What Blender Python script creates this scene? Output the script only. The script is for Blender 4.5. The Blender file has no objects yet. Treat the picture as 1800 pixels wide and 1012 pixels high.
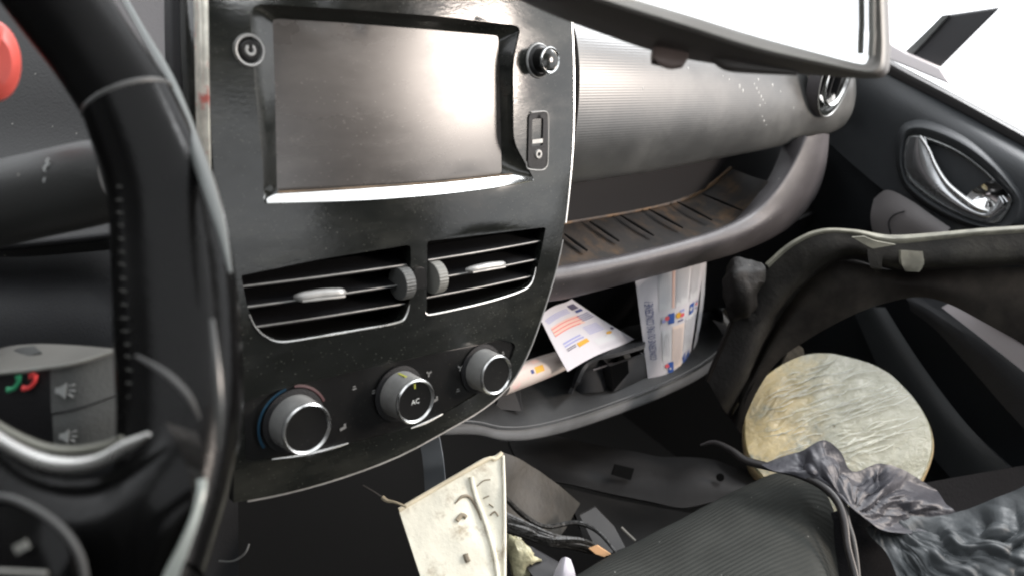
import bpy, bmesh, math, random
from mathutils import Vector, Matrix, noise
from mathutils.geometry import delaunay_2d_cdt
random.seed(7)
R = math.radians
scn = bpy.context.scene
col = scn.collection

# ------------------------------------------------------------------ camera, world, lamps, exposure
def nrm(v): return Vector(v).normalized()
FPX = 1400.0                                    # focal length in pixels of an 1800 wide frame
XC = nrm((1600, 356, -1400))                    # the car's lateral axis seen from the camera
VC = Vector((0, 1, .254)); VC = (VC - VC.dot(XC) * XC).normalized()
NC = XC.cross(VC)
TILT = R(18)                                    # lean of the console face
ZC = VC * math.cos(TILT) + NC * math.sin(TILT)
YC = ZC.cross(XC)
M = Matrix((XC, YC, ZC))                        # camera axes -> car axes (x right, y ahead, z up)
CAM = Vector((0, 0, .8))
cd = bpy.data.cameras.new('camera'); cam = bpy.data.objects.new('camera', cd); col.objects.link(cam)
cam.matrix_world = Matrix.Translation(CAM) @ M.to_4x4()
cd.sensor_width = 36; cd.lens = FPX / 1800 * 36; cd.clip_start = .02; cd.clip_end = 200
cd.dof.use_dof = True; cd.dof.focus_distance = .54; cd.dof.aperture_fstop = 8.0
scn.camera = cam
scn.view_settings.view_transform = 'Standard'; scn.view_settings.look = 'None'
scn.view_settings.gamma = 1; scn.view_settings.exposure = 0.0
scn.render.engine = 'CYCLES'
scn.cycles.use_denoising = True
scn.cycles.filter_width = 2.1
scn.cycles.max_bounces = 8; scn.cycles.sample_clamp_indirect = 6
w = bpy.data.worlds.new('World'); scn.world = w; w.use_nodes = True
bg = w.node_tree.nodes['Background']
bg.inputs['Color'].default_value = (.95, .97, 1.0, 1); bg.inputs['Strength'].default_value = 2.3   # overcast white sky

def area(name, loc, target, size, size_y, power, color=(1, 1, 1), spread=180):
    l = bpy.data.lights.new(name, 'AREA'); l.shape = 'RECTANGLE'; l.size = size; l.size_y = size_y
    l.energy = power; l.color = color; l.spread = R(spread)
    o = bpy.data.objects.new(name, l); col.objects.link(o); o.location = loc
    o.rotation_euler = (Vector(target) - Vector(loc)).to_track_quat('-Z', 'Y').to_euler()
    return o

area('window_daylight', (1.30, -.57, 1.085), (.3, .34, .69), .27, .22, 16, (1, .87, .77))
area('windscreen_daylight', (1.40, .20, 1.54), (.42, .36, .72), .60, .50, 20, (.97, .98, 1))

# ------------------------------------------------------------------ photo pixel <-> place
def ray(px, py): return M @ Vector(((px - 900) / FPX, (506 - py) / FPX, -1))
def P(px, py, d=None, x=None, y=None, z=None):
    r = ray(px, py)
    if x is not None: d = (x - CAM.x) / r.x
    if y is not None: d = (y - CAM.y) / r.y
    if z is not None: d = (z - CAM.z) / r.z
    return CAM + r * d
def PL(pts, d=None):
    out = []
    for p in pts: out.append(P(p[0], p[1], p[2] if len(p) > 2 else d))
    return out

NW = Vector((0, -math.cos(TILT), math.sin(TILT))); VW = Vector((0, math.sin(TILT), math.cos(TILT))); XW = Vector((1, 0, 0))
CO = P(680, 190, .42); CO.x = .25
def cbulge(u, v): return -.42 * u * u - .12 * (v + .06) ** 2
def cpt(u, v, n=0): return CO + XW * u + VW * v + NW * (cbulge(u, v) + n)
def cuv(px, py, n=0):
    r = ray(px, py); h = n
    for _ in range(12):
        d = (CO + NW * h - CAM).dot(NW) / r.dot(NW); q = CAM + r * d - CO
        u, v = q.x, q.dot(VW); h = cbulge(u, v) + n
    return u, v
def C(px, py, n=0):
    u, v = cuv(px, py, n); return cpt(u, v, n)

# ------------------------------------------------------------------ materials
def mat(name, color, rough=.5, metal=0, spec=.5, var=.0, vscale=30, dust=0, dcol=(.45, .43, .38), dscale=260, dsize=.16,
        smear=0, sscale=14, rvar=0, bump=0, bscale=300, coat=0, stretch=None, emis=None, ribs=None, stain=None, film=0, grad=None):
    m = bpy.data.materials.new(name); m.use_nodes = True
    nt = m.node_tree; N = nt.nodes; L = nt.links; b = N['Principled BSDF']
    b.inputs['Roughness'].default_value = rough; b.inputs['Metallic'].default_value = metal
    b.inputs['Specular IOR Level'].default_value = spec; b.inputs['Coat Weight'].default_value = coat
    b.inputs['Coat Roughness'].default_value = .04 if film else .12
    g = N.new('ShaderNodeNewGeometry'); mp = N.new('ShaderNodeMapping'); L.new(g.outputs['Position'], mp.inputs['Vector'])
    if stretch: mp.inputs['Scale'].default_value = stretch[0]; mp.inputs['Rotation'].default_value = stretch[1]
    pos = mp.outputs['Vector']
    def noi(scale, det=4, rg=.6, src=None):
        n = N.new('ShaderNodeTexNoise'); n.inputs['Scale'].default_value = scale; n.inputs['Detail'].default_value = det
        n.inputs['Roughness'].default_value = rg; L.new(src or pos, n.inputs['Vector']); return n.outputs['Fac']
    def ramp(src, a, c):
        n = N.new('ShaderNodeMapRange'); n.inputs['From Min'].default_value = a; n.inputs['From Max'].default_value = c
        n.interpolation_type = 'SMOOTHSTEP'; L.new(src, n.inputs['Value']); return n.outputs['Result']
    def mth(op, a, c):
        n = N.new('ShaderNodeMath'); n.operation = op
        for i, s in enumerate((a, c)):
            if isinstance(s, (int, float)): n.inputs[i].default_value = s
            else: L.new(s, n.inputs[i])
        return n.outputs[0]
    def mix(fac, a, c):
        n = N.new('ShaderNodeMix'); n.data_type = 'RGBA'
        for i, s in ((0, fac), (6, a), (7, c)):
            if isinstance(s, (int, float)): n.inputs[i].default_value = s
            elif isinstance(s, tuple): n.inputs[i].default_value = (*s, 1)[:4]
            else: L.new(s, n.inputs[i])
        return n.outputs[2]
    c = color
    if var: c = mix(ramp(noi(vscale), .3, .7), tuple(x * (1 - var) for x in color), tuple(min(1, x * (1 + var)) for x in color))
    if smear:
        s = ramp(noi(sscale, 5, .7), .42, .75)
        c = mix(mth('MULTIPLY', s, smear), c, dcol)
    if stain: c = mix(ramp(noi(stain[1], 5, .7, g.outputs['Position']), stain[2], stain[3]), c, stain[0])
    if grad:                                                 # direction, start, end, colour: a real change of colour along the thing
        dg = N.new('ShaderNodeVectorMath'); dg.operation = 'DOT_PRODUCT'; L.new(g.outputs['Position'], dg.inputs[0]); dg.inputs[1].default_value = grad[0]
        nz = mth('MULTIPLY', mth('SUBTRACT', noi(45, 5, .7, g.outputs['Position']), .5), abs(grad[2] - grad[1]) * 1.6)
        c = mix(ramp(mth('ADD', dg.outputs['Value'], nz), grad[1], grad[2]), c, grad[3])
    if dust:
        v = N.new('ShaderNodeTexVoronoi'); v.inputs['Scale'].default_value = dscale; L.new(pos, v.inputs['Vector'])
        sp = ramp(v.outputs['Distance'], dsize, dsize * .5)
        sx = N.new('ShaderNodeSeparateColor'); L.new(v.outputs['Color'], sx.inputs[0])
        gate = ramp(sx.outputs[0], 1 - dust, 1 - dust + .05)
        gate = mth('MULTIPLY', gate, mth('ADD', mth('MULTIPLY', ramp(noi(20, 3, .6, g.outputs['Position']), .42, .62), .6), .40))
        c = mix(mth('MULTIPLY', sp, gate), c, tuple(min(1, x * 1.3) for x in dcol))
    if isinstance(c, tuple): b.inputs['Base Color'].default_value = (*c, 1)
    else: L.new(c, b.inputs['Base Color'])
    if rvar: L.new(mth('ADD', mth('MULTIPLY', ramp(noi(18, 6, .7), .35, .75), rvar), rough), b.inputs['Roughness'])
    h = None
    if bump: h = mth('MULTIPLY', noi(bscale, 3), bump)
    if ribs:                                                 # axis vector, pitch in metres, height
        dp = N.new('ShaderNodeVectorMath'); dp.operation = 'DOT_PRODUCT'; L.new(g.outputs['Position'], dp.inputs[0]); dp.inputs[1].default_value = ribs[0]
        s = mth('SINE', mth('MULTIPLY', dp.outputs['Value'], 6.2832 / ribs[1]), 0)
        s = mth('MULTIPLY', s, ribs[2])
        if len(ribs) > 3:                                    # second weave direction
            dq = N.new('ShaderNodeVectorMath'); dq.operation = 'DOT_PRODUCT'; L.new(g.outputs['Position'], dq.inputs[0]); dq.inputs[1].default_value = ribs[3]
            s = mth('ADD', s, mth('MULTIPLY', mth('SINE', mth('MULTIPLY', dq.outputs['Value'], 6.2832 / ribs[4]), 0), ribs[2] * .5))
        h = s if h is None else mth('ADD', h, s)
    if film:                                                 # cling film creases
        h2 = mth('MULTIPLY', noi(film, 6, .75), .0020)
        h = h2 if h is None else mth('ADD', h, h2)
    if h is not None:
        bp = N.new('ShaderNodeBump'); bp.inputs['Strength'].default_value = 1; bp.inputs['Distance'].default_value = 1
        L.new(h, bp.inputs['Height']); L.new(bp.outputs['Normal'], b.inputs['Normal'])
        if coat: L.new(bp.outputs['Normal'], b.inputs['Coat Normal'])
    if emis: b.inputs['Emission Color'].default_value = (*emis[0], 1); b.inputs['Emission Strength'].default_value = emis[1]
    return m
DUSTY = dict(dust=.10, dscale=330, dsize=.13, stretch=((.45, 1, 1), (0, 0, 0)))
gloss = mat('gloss_black_plastic', (.009, .010, .009), .11, rvar=.16, smear=.26, sscale=16, dcol=(.095, .095, .080), dust=.40, dscale=760, dsize=.20, stretch=((.5, 1, 1.2), (0, .2, 0)), bump=.00004, bscale=500)
gloss2 = mat('satin_black_plastic', (.007, .007, .007), .30, spec=.3, smear=.08, dcol=(.08, .08, .07), dust=.3, dscale=600, dsize=.2)
black = mat('matt_black_plastic', (.007, .007, .008), .55, spec=.3, bump=.0003, bscale=900)
cavity = mat('cavity_black', (.003, .003, .003), .9, spec=.1)
glass = mat('display_glass', (.032, .028, .025), .245, spec=.8, rvar=.08, smear=.25, sscale=30, dcol=(.12, .11, .10), dust=.3, dscale=600, dsize=.22, stretch=((.5, 1, 1.2), (0, .2, 0)))
chrome = mat('satin_chrome', (.66, .67, .66), .22, metal=1, rvar=.2)
dullmetal = mat('worn_silver_paint', (.30, .30, .29), .36, metal=.35, rvar=.2, var=.15, vscale=90)
pad = mat('ribbed_dash_plastic', (.044, .045, .044), .32, spec=1.0, var=.12, vscale=12, smear=.15, sscale=9, dcol=(.3, .3, .28), dust=.02, dscale=240, dsize=.2,
          ribs=((0, .25, 1), .0019, .000016), rvar=.08)
padend = mat('smooth_dash_plastic', (.070, .064, .067), .48, var=.1, vscale=15, dust=.05, dscale=200, bump=.0002, bscale=800)
lipm = mat('tray_lip_plastic', (.062, .057, .060), .42, var=.2, vscale=25, dust=.05, dscale=250, bump=.0003, bscale=900, rvar=.15)
traym = mat('dusty_tray_rubber', (.018, .016, .015), .62, spec=.3, var=.3, vscale=40, smear=.35, sscale=30, dcol=(.075, .052, .035), dust=.10, dscale=230, stain=((.085, .050, .024), 16, .46, .66))
rustm = mat('brown_dust_ridge', (.11, .075, .045), .8, var=.4, vscale=60)
darkgrey = mat('dark_grey_plastic', (.018, .019, .021), .55, spec=.35, bump=.0003, bscale=900, var=.15, vscale=20)
shelfm = mat('shelf_plastic', (.016, .017, .018), .5, spec=.35, var=.25, vscale=25, smear=.25, sscale=26, dcol=(.06, .06, .054), bump=.0003, bscale=900, dust=.06, dscale=240)
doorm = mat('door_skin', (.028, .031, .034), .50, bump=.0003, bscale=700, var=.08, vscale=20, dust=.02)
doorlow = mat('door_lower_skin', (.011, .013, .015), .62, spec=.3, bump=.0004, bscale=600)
purple = mat('greyish_mauve_plastic', (.16, .15, .15), .5, bump=.0002, bscale=800, dust=.03)
leather = mat('worn_leather', (.0035, .0035, .0035), .34, spec=.08, bump=.0001, bscale=400, rvar=.12, dust=.03, dscale=180)
leather2 = mat('smooth_leather', (.003, .003, .003), .18, spec=.12, bump=.0001, bscale=300, rvar=.15)
seam = mat('leather_seam', (.06, .06, .058), .5)
thread = mat('pale_thread', (.045, .045, .04), .7)
pale = mat('pale_grey_plastic', (.22, .22, .20), .5, var=.1)
midgrey = mat('mid_grey_plastic', (.085, .088, .085), .5, bump=.0003, bscale=700)
iconw = mat('white_print', (.62, .64, .62), .5)
green = mat('green_print', (.03, .28, .13), .5); redp = mat('red_print', (.62, .05, .05), .5)
red = mat('red_plastic', (.85, .13, .10), .4)
blue = mat('blue_arc_print', (.006, .030, .055), .6, spec=.2); crim = mat('crimson_arc_print', (.035, .003, .005), .5)
yellow = mat('yellow_print', (.35, .36, .06), .5)
housing = mat('mirror_housing_plastic', (.070, .062, .056), .5, bump=.0002, bscale=900)
bezelm = mat('mirror_bezel_plastic', (.28, .27, .25), .45, var=.1)
silver = mat('mirror_silver', (.95, .96, .96), .02, metal=1)
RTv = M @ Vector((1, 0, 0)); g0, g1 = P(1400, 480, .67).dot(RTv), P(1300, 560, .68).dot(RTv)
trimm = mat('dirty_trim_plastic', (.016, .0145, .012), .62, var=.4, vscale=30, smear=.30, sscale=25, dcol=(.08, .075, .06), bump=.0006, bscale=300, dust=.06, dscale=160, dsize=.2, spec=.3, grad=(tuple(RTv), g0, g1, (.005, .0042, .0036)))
trimedge = mat('pale_dusty_edge', (.17, .165, .13), .6, var=.35, vscale=60)
ra1 = (P(1345, 838, .63) - P(1005, 1015, .52)).normalized(); ra2 = P(1160, 1030, .51) - P(1185, 918, .58); ra2 = (ra2 - ra1 * ra2.dot(ra1)).normalized()
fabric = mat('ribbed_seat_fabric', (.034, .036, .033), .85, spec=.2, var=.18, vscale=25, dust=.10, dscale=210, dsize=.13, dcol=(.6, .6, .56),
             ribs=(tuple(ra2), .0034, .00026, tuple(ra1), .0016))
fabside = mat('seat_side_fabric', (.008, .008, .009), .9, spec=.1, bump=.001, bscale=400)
bagm = mat('black_bin_liner', (.060, .067, .071), .46, spec=.45, bump=.0008, bscale=120, rvar=.15)
bagm2 = mat('grey_mauve_bin_liner', (.055, .055, .064), .47, spec=.45, bump=.0012, bscale=120)
cream = mat('cream_broken_plastic', (.80, .77, .64), .45, var=.06, vscale=20, stain=((.36, .29, .19), 34, .55, .74), smear=.12, sscale=60, dcol=(.25, .2, .14), bump=.0004, bscale=200)
creamdark = mat('dirty_beige_plastic', (.028, .024, .018), .6, var=.35, vscale=28, smear=.4, sscale=35, dcol=(.03, .028, .022), bump=.0006, bscale=200)
stainm = mat('dark_grime', (.26, .22, .16), .7, var=.3, vscale=100)
charred = mat('charred_rubber', (.010, .010, .009), .45, bump=.002, bscale=120)
foil = mat('yellowed_plastic_scrap', (.42, .40, .26), .3, bump=.002, bscale=140, var=.3, vscale=90)
orange = mat('orange_scrap', (.62, .36, .18), .6)
cablem = mat('black_cable_rubber', (.018, .016, .016), .42)
paper = mat('flyer_paper', (.60, .585, .62), .45, var=.03)
p_blue = mat('ink_blue', (.03, .09, .33), .5); p_pink = mat('ink_pale_orange', (.72, .50, .43), .5); p_grey = mat('ink_pale_grey', (.50, .50, .54), .5)
p_lil = mat('ink_lilac', (.30, .32, .58), .5); p_or = mat('ink_orange', (.66, .36, .04), .5); p_red = mat('ink_red', (.66, .10, .12), .5); p_navy = mat('ink_navy', (.03, .05, .18), .5)
p_dark = mat('ink_dark', (.08, .07, .12), .5)
rollpaper = mat('cream_glossy_paper', (.70, .62, .48), .3, var=.15, vscale=50)
strapm = mat('blue_grey_bracket', (.15, .165, .18), .5, var=.1)
woven = mat('woven_strip', (.20, .17, .13), .8, ribs=((.3, .2, 1), .0022, .0006), var=.3, vscale=200)
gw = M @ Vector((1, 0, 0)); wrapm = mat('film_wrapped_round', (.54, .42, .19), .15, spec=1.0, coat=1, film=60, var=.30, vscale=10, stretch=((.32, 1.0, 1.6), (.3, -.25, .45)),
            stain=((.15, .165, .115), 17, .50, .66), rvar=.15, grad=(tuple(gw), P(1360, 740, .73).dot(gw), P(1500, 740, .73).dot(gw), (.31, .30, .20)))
wrapedge = mat('yellowed_film_side', (.62, .48, .27), .35, coat=.4, film=60, var=.2, vscale=30)
wrapglint = mat('pale_film_glint', (.72, .72, .62), .22, spec=.9, coat=.8, film=70, var=.3, vscale=22, stretch=((.3, 1.1, 1.7), (.3, -.25, .45)))
floorm = mat('dark_carpet', (.022, .021, .020), .95, spec=.05)
sheetm = mat('unseen_shell_grey', (.10, .10, .10), .9)
graphite = mat('graphite_duct', (.014, .0135, .0135), .6, spec=.25, var=.3, vscale=20, smear=.2, sscale=16, dcol=(.03, .03, .03))

# ------------------------------------------------------------------ mesh building
def crom(p, n):
    out = []
    m = len(p)
    for i in range(m - 1):
        a, b, c, d = p[max(i - 1, 0)], p[i], p[i + 1], p[min(i + 2, m - 1)]
        for k in range(n):
            t = k / n
            out.append(.5 * ((2 * b) + (c - a) * t + (2 * a - 5 * b + 4 * c - d) * t * t + (3 * b - a - 3 * c + d) * t ** 3))
    out.append(p[-1].copy()); return out
class MB:
    def __init__(s): s.v = []; s.f = []; s.m = []
    def add(s, vs, fs, m=0):
        o = len(s.v); s.v += [Vector(v) for v in vs]
        for f in fs: s.f.append([o + i for i in f]); s.m.append(m)
        return s
    def grid(s, rows, m=0, flip=False):
        w = len(rows[0]); fs = []
        for i in range(len(rows) - 1):
            for j in range(w - 1):
                f = [i * w + j, i * w + j + 1, (i + 1) * w + j + 1, (i + 1) * w + j]
                fs.append(f[::-1] if flip else f)
        return s.add([p for r in rows for p in r], fs, m)
    def loft(s, rows, nu=4, nv=4, thick=0, m=0, disp=None):
        rows = [crom(r, nu) for r in rows]
        cols = [crom([r[j] for r in rows], nv) for j in range(len(rows[0]))]
        g = [[cols[j][i] for j in range(len(cols))] for i in range(len(cols[0]))]
        if disp:
            H = len(g); W = len(g[0]); g2 = []
            for i in range(H):
                rr = []
                for j in range(W):
                    du = g[i][min(j + 1, W - 1)] - g[i][max(j - 1, 0)]; dv = g[min(i + 1, H - 1)][j] - g[max(i - 1, 0)][j]
                    n = du.cross(dv); n = n.normalized() if n.length > 1e-12 else Vector((0, 0, 1))
                    rr.append(g[i][j] + n * disp(g[i][j], i / (H - 1), j / (W - 1)))
                g2.append(rr)
            g = g2
        if not thick: return s.grid(g, m)
        H = len(g); W = len(g[0]); b = []
        for i in range(H):
            rr = []
            for j in range(W):
                du = g[i][min(j + 1, W - 1)] - g[i][max(j - 1, 0)]; dv = g[min(i + 1, H - 1)][j] - g[max(i - 1, 0)][j]
                n = du.cross(dv); n = n.normalized() if n.length > 1e-12 else Vector((0, 0, 1))
                if n.dot(g[i][j] - CAM) < 0: n = -n
                rr.append(g[i][j] + n * thick)
            b.append(rr)
        o = len(s.v); s.grid(g, m); o2 = len(s.v); s.grid(b, m, True)
        per = [(0, j) for j in range(W)] + [(i, W - 1) for i in range(1, H)] + [(H - 1, j) for j in range(W - 2, -1, -1)] + [(i, 0) for i in range(H - 2, 0, -1)]
        for k in range(len(per)):
            a = per[k]; c = per[(k + 1) % len(per)]
            ia, ic = a[0] * W + a[1], c[0] * W + c[1]
            s.f.append([o + ic, o + ia, o2 + ia, o2 + ic]); s.m.append(m)
        return s
    def tube(s, path, r, seg=10, n=4, m=0, flat=1.0, up=None, close=False, smooth=True):
        rr = r if isinstance(r, (list, tuple)) else [r] * len(path)
        if smooth and n > 1:
            vv = crom([Vector((*p, )) for p in path], n); ra = crom([Vector((q, 0, 0)) for q in rr], n); ra = [q.x for q in ra]
        else: vv = path; ra = rr
        K = len(vv); rows = []; last = up or Vector((.13, .2, 1)).normalized()
        for i in range(K):
            if close: t = vv[(i + 1) % K] - vv[i - 1]
            else: t = vv[min(i + 1, K - 1)] - vv[max(i - 1, 0)]
            t.normalize(); a = last - t * last.dot(t)
            if a.length < 1e-4: a = t.orthogonal()
            a.normalize(); last = a if up is None else up; b = t.cross(a)
            rows.append([vv[i] + (a * math.cos(q) * flat + b * math.sin(q)) * ra[i] for q in [2 * math.pi * k / seg for k in range(seg)]])
        o = len(s.v); fs = []
        for i in range(K if close else K - 1):
            for k in range(seg):
                i2 = (i + 1) % K
                fs.append([i * seg + k, i * seg + (k + 1) % seg, i2 * seg + (k + 1) % seg, i2 * seg + k])
        if not close: fs += [list(range(seg))[::-1], [(K - 1) * seg + k for k in range(seg)]]
        return s.add([p for r_ in rows for p in r_], fs, m)
    def lathe(s, prof, c, ax, seg=40, m=0, rx=1, ry=1, up=None, a0=0, a1=360):
        ax = ax.normalized(); up = up or VW; a = (up - ax * up.dot(ax)).normalized(); b = ax.cross(a); full = a1 - a0 >= 360
        K = seg if full else seg + 1; vs = []
        for (r, h) in prof:
            for k in range(K):
                q = R(a0 + (a1 - a0) * k / seg); vs.append(c + ax * h + (a * math.cos(q) * ry + b * math.sin(q) * rx) * r)
        fs = []
        for i in range(len(prof) - 1):
            for k in range(seg):
                k2 = (k + 1) % K; fs.append([i * K + k, i * K + k2, (i + 1) * K + k2, (i + 1) * K + k])
        return s.add(vs, fs, m)
    def prism(s, poly, off, m=0):
        k = len(poly); vs = list(poly) + [p + off for p in poly]
        fs = [list(range(k)), [k + i for i in range(k)][::-1]] + [[(i + 1) % k, i, k + i, k + (i + 1) % k] for i in range(k)]
        return s.add(vs, fs, m)
    def box(s, c, sx, sy, sz, ax=None, ay=None, az=None, m=0):
        ax = ax or Vector((1, 0, 0)); ay = ay or Vector((0, 1, 0)); az = az or Vector((0, 0, 1)); c = Vector(c)
        b = [c + ax * i * sx / 2 + ay * j * sy / 2 - az * sz / 2 for i, j in ((-1, -1), (1, -1), (1, 1), (-1, 1))]
        return s.prism(b, az * sz, m)
    def build(s, name, mats, parent=None, smooth=True, angle=38, bevel=0, seg=2, sub=0, recalc=True):
        if not isinstance(mats, (list, tuple)): mats = [mats]
        org = parent_world(parent) if parent else sum(s.v, Vector()) / len(s.v)
        me = bpy.data.meshes.new(name); me.from_pydata([v - org for v in s.v], [], s.f)
        for m_ in mats: me.materials.append(m_)
        me.polygons.foreach_set('material_index', s.m); me.update()
        bm = bmesh.new(); bm.from_mesh(me); bmesh.ops.remove_doubles(bm, verts=bm.verts, dist=1e-6)
        if recalc: bmesh.ops.recalc_face_normals(bm, faces=bm.faces)
        bm.to_mesh(me); bm.free()
        me.polygons.foreach_set('use_smooth', [smooth] * len(me.polygons))
        if smooth and not bevel: me.set_sharp_from_angle(angle=R(angle))
        o = bpy.data.objects.new(name, me); col.objects.link(o)
        if parent: o.parent = parent
        else: o.location = org
        if bevel:
            b = o.modifiers.new('bevel', 'BEVEL'); b.width = bevel; b.segments = seg; b.limit_method = 'ANGLE'; b.angle_limit = R(40); b.harden_normals = True
        if sub:
            q = o.modifiers.new('sub', 'SUBSURF'); q.levels = q.render_levels = sub
        return o
WP = {}
def parent_world(p):
    q = Vector(); 
    while p is not None: q += p.location; p = p.parent
    return q
def tag(o, label=None, cat=None, group=None, kind=None):
    for k, v in (('label', label), ('category', cat), ('group', group), ('kind', kind)):
        if v: o[k] = v
    return o
def thing(name, loc, label, cat, group=None):
    o = bpy.data.objects.new(name, None); col.objects.link(o); o.location = loc; o.empty_display_size = .02
    return tag(o, label, cat, group)

def smoothpoly(pts, n=4, closed=True):
    """rounds a pixel outline; a point given twice stays a corner"""
    v = [Vector((p[0], p[1])) for p in pts]; out = []; k = len(v)
    for i in range(k):
        a, b, c, d = v[i - 1], v[i], v[(i + 1) % k], v[(i + 2) % k]
        if (b - c).length < .01: continue
        if (a - b).length < .01: a = b
        if (c - d).length < .01: d = c
        for q in range(n):
            t = q / n
            out.append(.5 * ((2 * b) + (c - a) * t + (2 * a - 5 * b + 4 * c - d) * t * t + (3 * b - a - 3 * c + d) * t ** 3))
    return out
def roundpoly(pts, r, n=5):
    """polygon with its corners cut round by radius r (pixels)"""
    v = [Vector((p[0], p[1])) for p in pts]; out = []; k = len(v)
    for i in range(k):
        a, b, c = v[i - 1], v[i], v[(i + 1) % k]; q = pts[i][2] if len(pts[i]) > 2 else r
        p0 = b + (a - b).normalized() * min(q, (a - b).length * .45); p1 = b + (c - b).normalized() * min(q, (c - b).length * .45)
        for s in range(n + 1):
            t = s / n; out.append(p0 * (1 - t) ** 2 + b * 2 * t * (1 - t) + p1 * t * t)
    return out
def plate(name, outline, holes, inv, fwd, thick, step, mats, parent, bevel=.0006, n=0, seg=2):
    """a plate on a curved surface. outline, holes: pixel loops; inv: pixel -> (a,b); fwd: (a,b,height) -> point"""
    pts = []; edges = []; faces_in = []
    loops = []
    for lp in [outline] + holes:
        q = [Vector(inv(p[0], p[1])) for p in lp]; o = len(pts); pts += q
        edges += [(o + i, o + (i + 1) % len(q)) for i in range(len(q))]; loops.append(list(range(o, o + len(q))))
    def inside(p, lp):
        r = False; k = len(lp)
        for i in range(k):
            a, b = pts[lp[i]], pts[lp[i - 1]]
            if (a.y > p.y) != (b.y > p.y) and p.x < (b.x - a.x) * (p.y - a.y) / (b.y - a.y) + a.x: r = not r
        return r
    xs = [pts[i].x for i in loops[0]]; ys = [pts[i].y for i in loops[0]]
    nb = len(pts); base = pts[:]
    y = min(ys) + step / 2; row = 0
    while y < max(ys):
        x = min(xs) + step / 2 + (row % 2) * step / 2
        while x < max(xs):
            p = Vector((x, y))
            if inside(p, loops[0]) and not any(inside(p, h) for h in loops[1:]) and min((p - b).length_squared for b in base) > (step * .45) ** 2: pts.append(p)
            x += step
        y += step; row += 1
    vo, eo, fo, *_ = delaunay_2d_cdt(pts, edges, [], 0, 1e-7)
    def keep(f):
        c = Vector((0, 0))
        for i in f: c += vo[i]
        c /= len(f); return inside(c, loops[0]) and not any(inside(c, h) for h in loops[1:])
    fs = [list(f) for f in fo if keep(f)]
    top = [fwd(p.x, p.y, n) for p in vo]; bot = [fwd(p.x, p.y, n - thick) for p in vo]; k = len(top)
    cnt = {}
    for f in fs:
        for i in range(len(f)):
            a, b = f[i], f[(i + 1) % len(f)]; cnt[(a, b)] = 1
    side = [[b, a, a + k, b + k] for (a, b) in cnt if (b, a) not in cnt]
    mb = MB(); mb.add(top + bot, fs + [[i + k for i in f][::-1] for f in fs] + side)
    return mb.build(name, mats, parent, bevel=bevel, seg=seg)
def cplate(name, outline, holes, thick, mats, parent, step=.006, bevel=.0006, n=0, seg=2):
    return plate(name, outline, holes, lambda x, y: cuv(x, y, n), lambda a, b, h: cpt(a, b, h), thick, step, mats, parent, bevel, n, seg)

# ------------------------------------------------------------------ cabin shell added to block and shape daylight: floor, firewall, unseen roof and walls
def shell(name, c, sx, sy, sz, m_): o = MB().box(c, sx, sy, sz).build(name, m_); return tag(o, kind='structure')
shell('floor', (.2, -.3, .02), 2.2, 2.8, .02, floorm)
shell('unseen_roof', (.1, -.70, 1.22), 1.9, .96, .02, sheetm)
shell('driver_side_blocker', (-.66, -.3, .66), .02, 2.5, 1.26, sheetm)  # unseen and windowless, added to shut out light on the driver side
shell('rear_door_blocker', (.97, -1.02, .62), .02, .95, 1.18, sheetm)  # unseen, window closed over to keep light out behind the passenger
shell('unseen_wall_below_window', (1.0, .1, .30), .02, 1.27, .58, floorm)
shell('unseen_wall_behind', (.1, -1.5, .36), 1.8, .02, .68, floorm)
shell('firewall', (.2, .74, .36), 2.0, .02, .66, floorm)

# ------------------------------------------------------------------ centre console
con = thing('centre_console', cpt(0, -.2, -.03), 'dusty glossy black centre console with screen, twin air vents and three rotary knobs', 'console')
out = [(372, -90), (372, -90), (366, 60), (370, 200), (378, 330), (392, 470), (402, 600), (410, 740), (411, 830), (411, 883), (411, 883), (500, 866), (600, 838), (700, 800),
       (790, 752), (850, 716), (893, 678), (925, 625), (950, 560), (972, 490), (988, 420), (999, 330), (1006, 230), (1006, 100), (1000, 0), (992, -90), (992, -90)]
out = smoothpoly(out, 3)
scr_rim = roundpoly([(438, 6, 30), (600, 16, 5), (760, 28, 5), (916, 46, 14), (902, 110, 20), (903, 250, 20), (940, 317, 8), (800, 340, 60), (640, 353, 60), (464, 359, 8), (462, 290, 20), (448, 150, 40)], 10)
ventL = roundpoly([(424, 484, 4), (560, 456, 4), (722, 430, 8), (723, 520, 14), (705, 567, 16), (600, 586, 40), (492, 602, 30), (452, 580, 20), (434, 540, 30)], 10)
ventR = roundpoly([(751, 424, 6), (960, 399, 6), (950, 450, 20), (935, 505, 24), (850, 532, 40), (750, 556, 8)], 8)
low = roundpoly([(428, 706, 10), (517, 676, 30), (600, 657, 30), (720, 630, 30), (882, 596, 12), (908, 604, 10), (893, 645, 20), (852, 684, 20), (780, 728, 30), (700, 757, 30), (610, 781, 30), (482, 806, 10), (432, 812, 12)], 10)
cplate('face_plate', out, [scr_rim, ventL, ventR, low], .006, gloss, con, bevel=.0012, seg=3)
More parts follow.
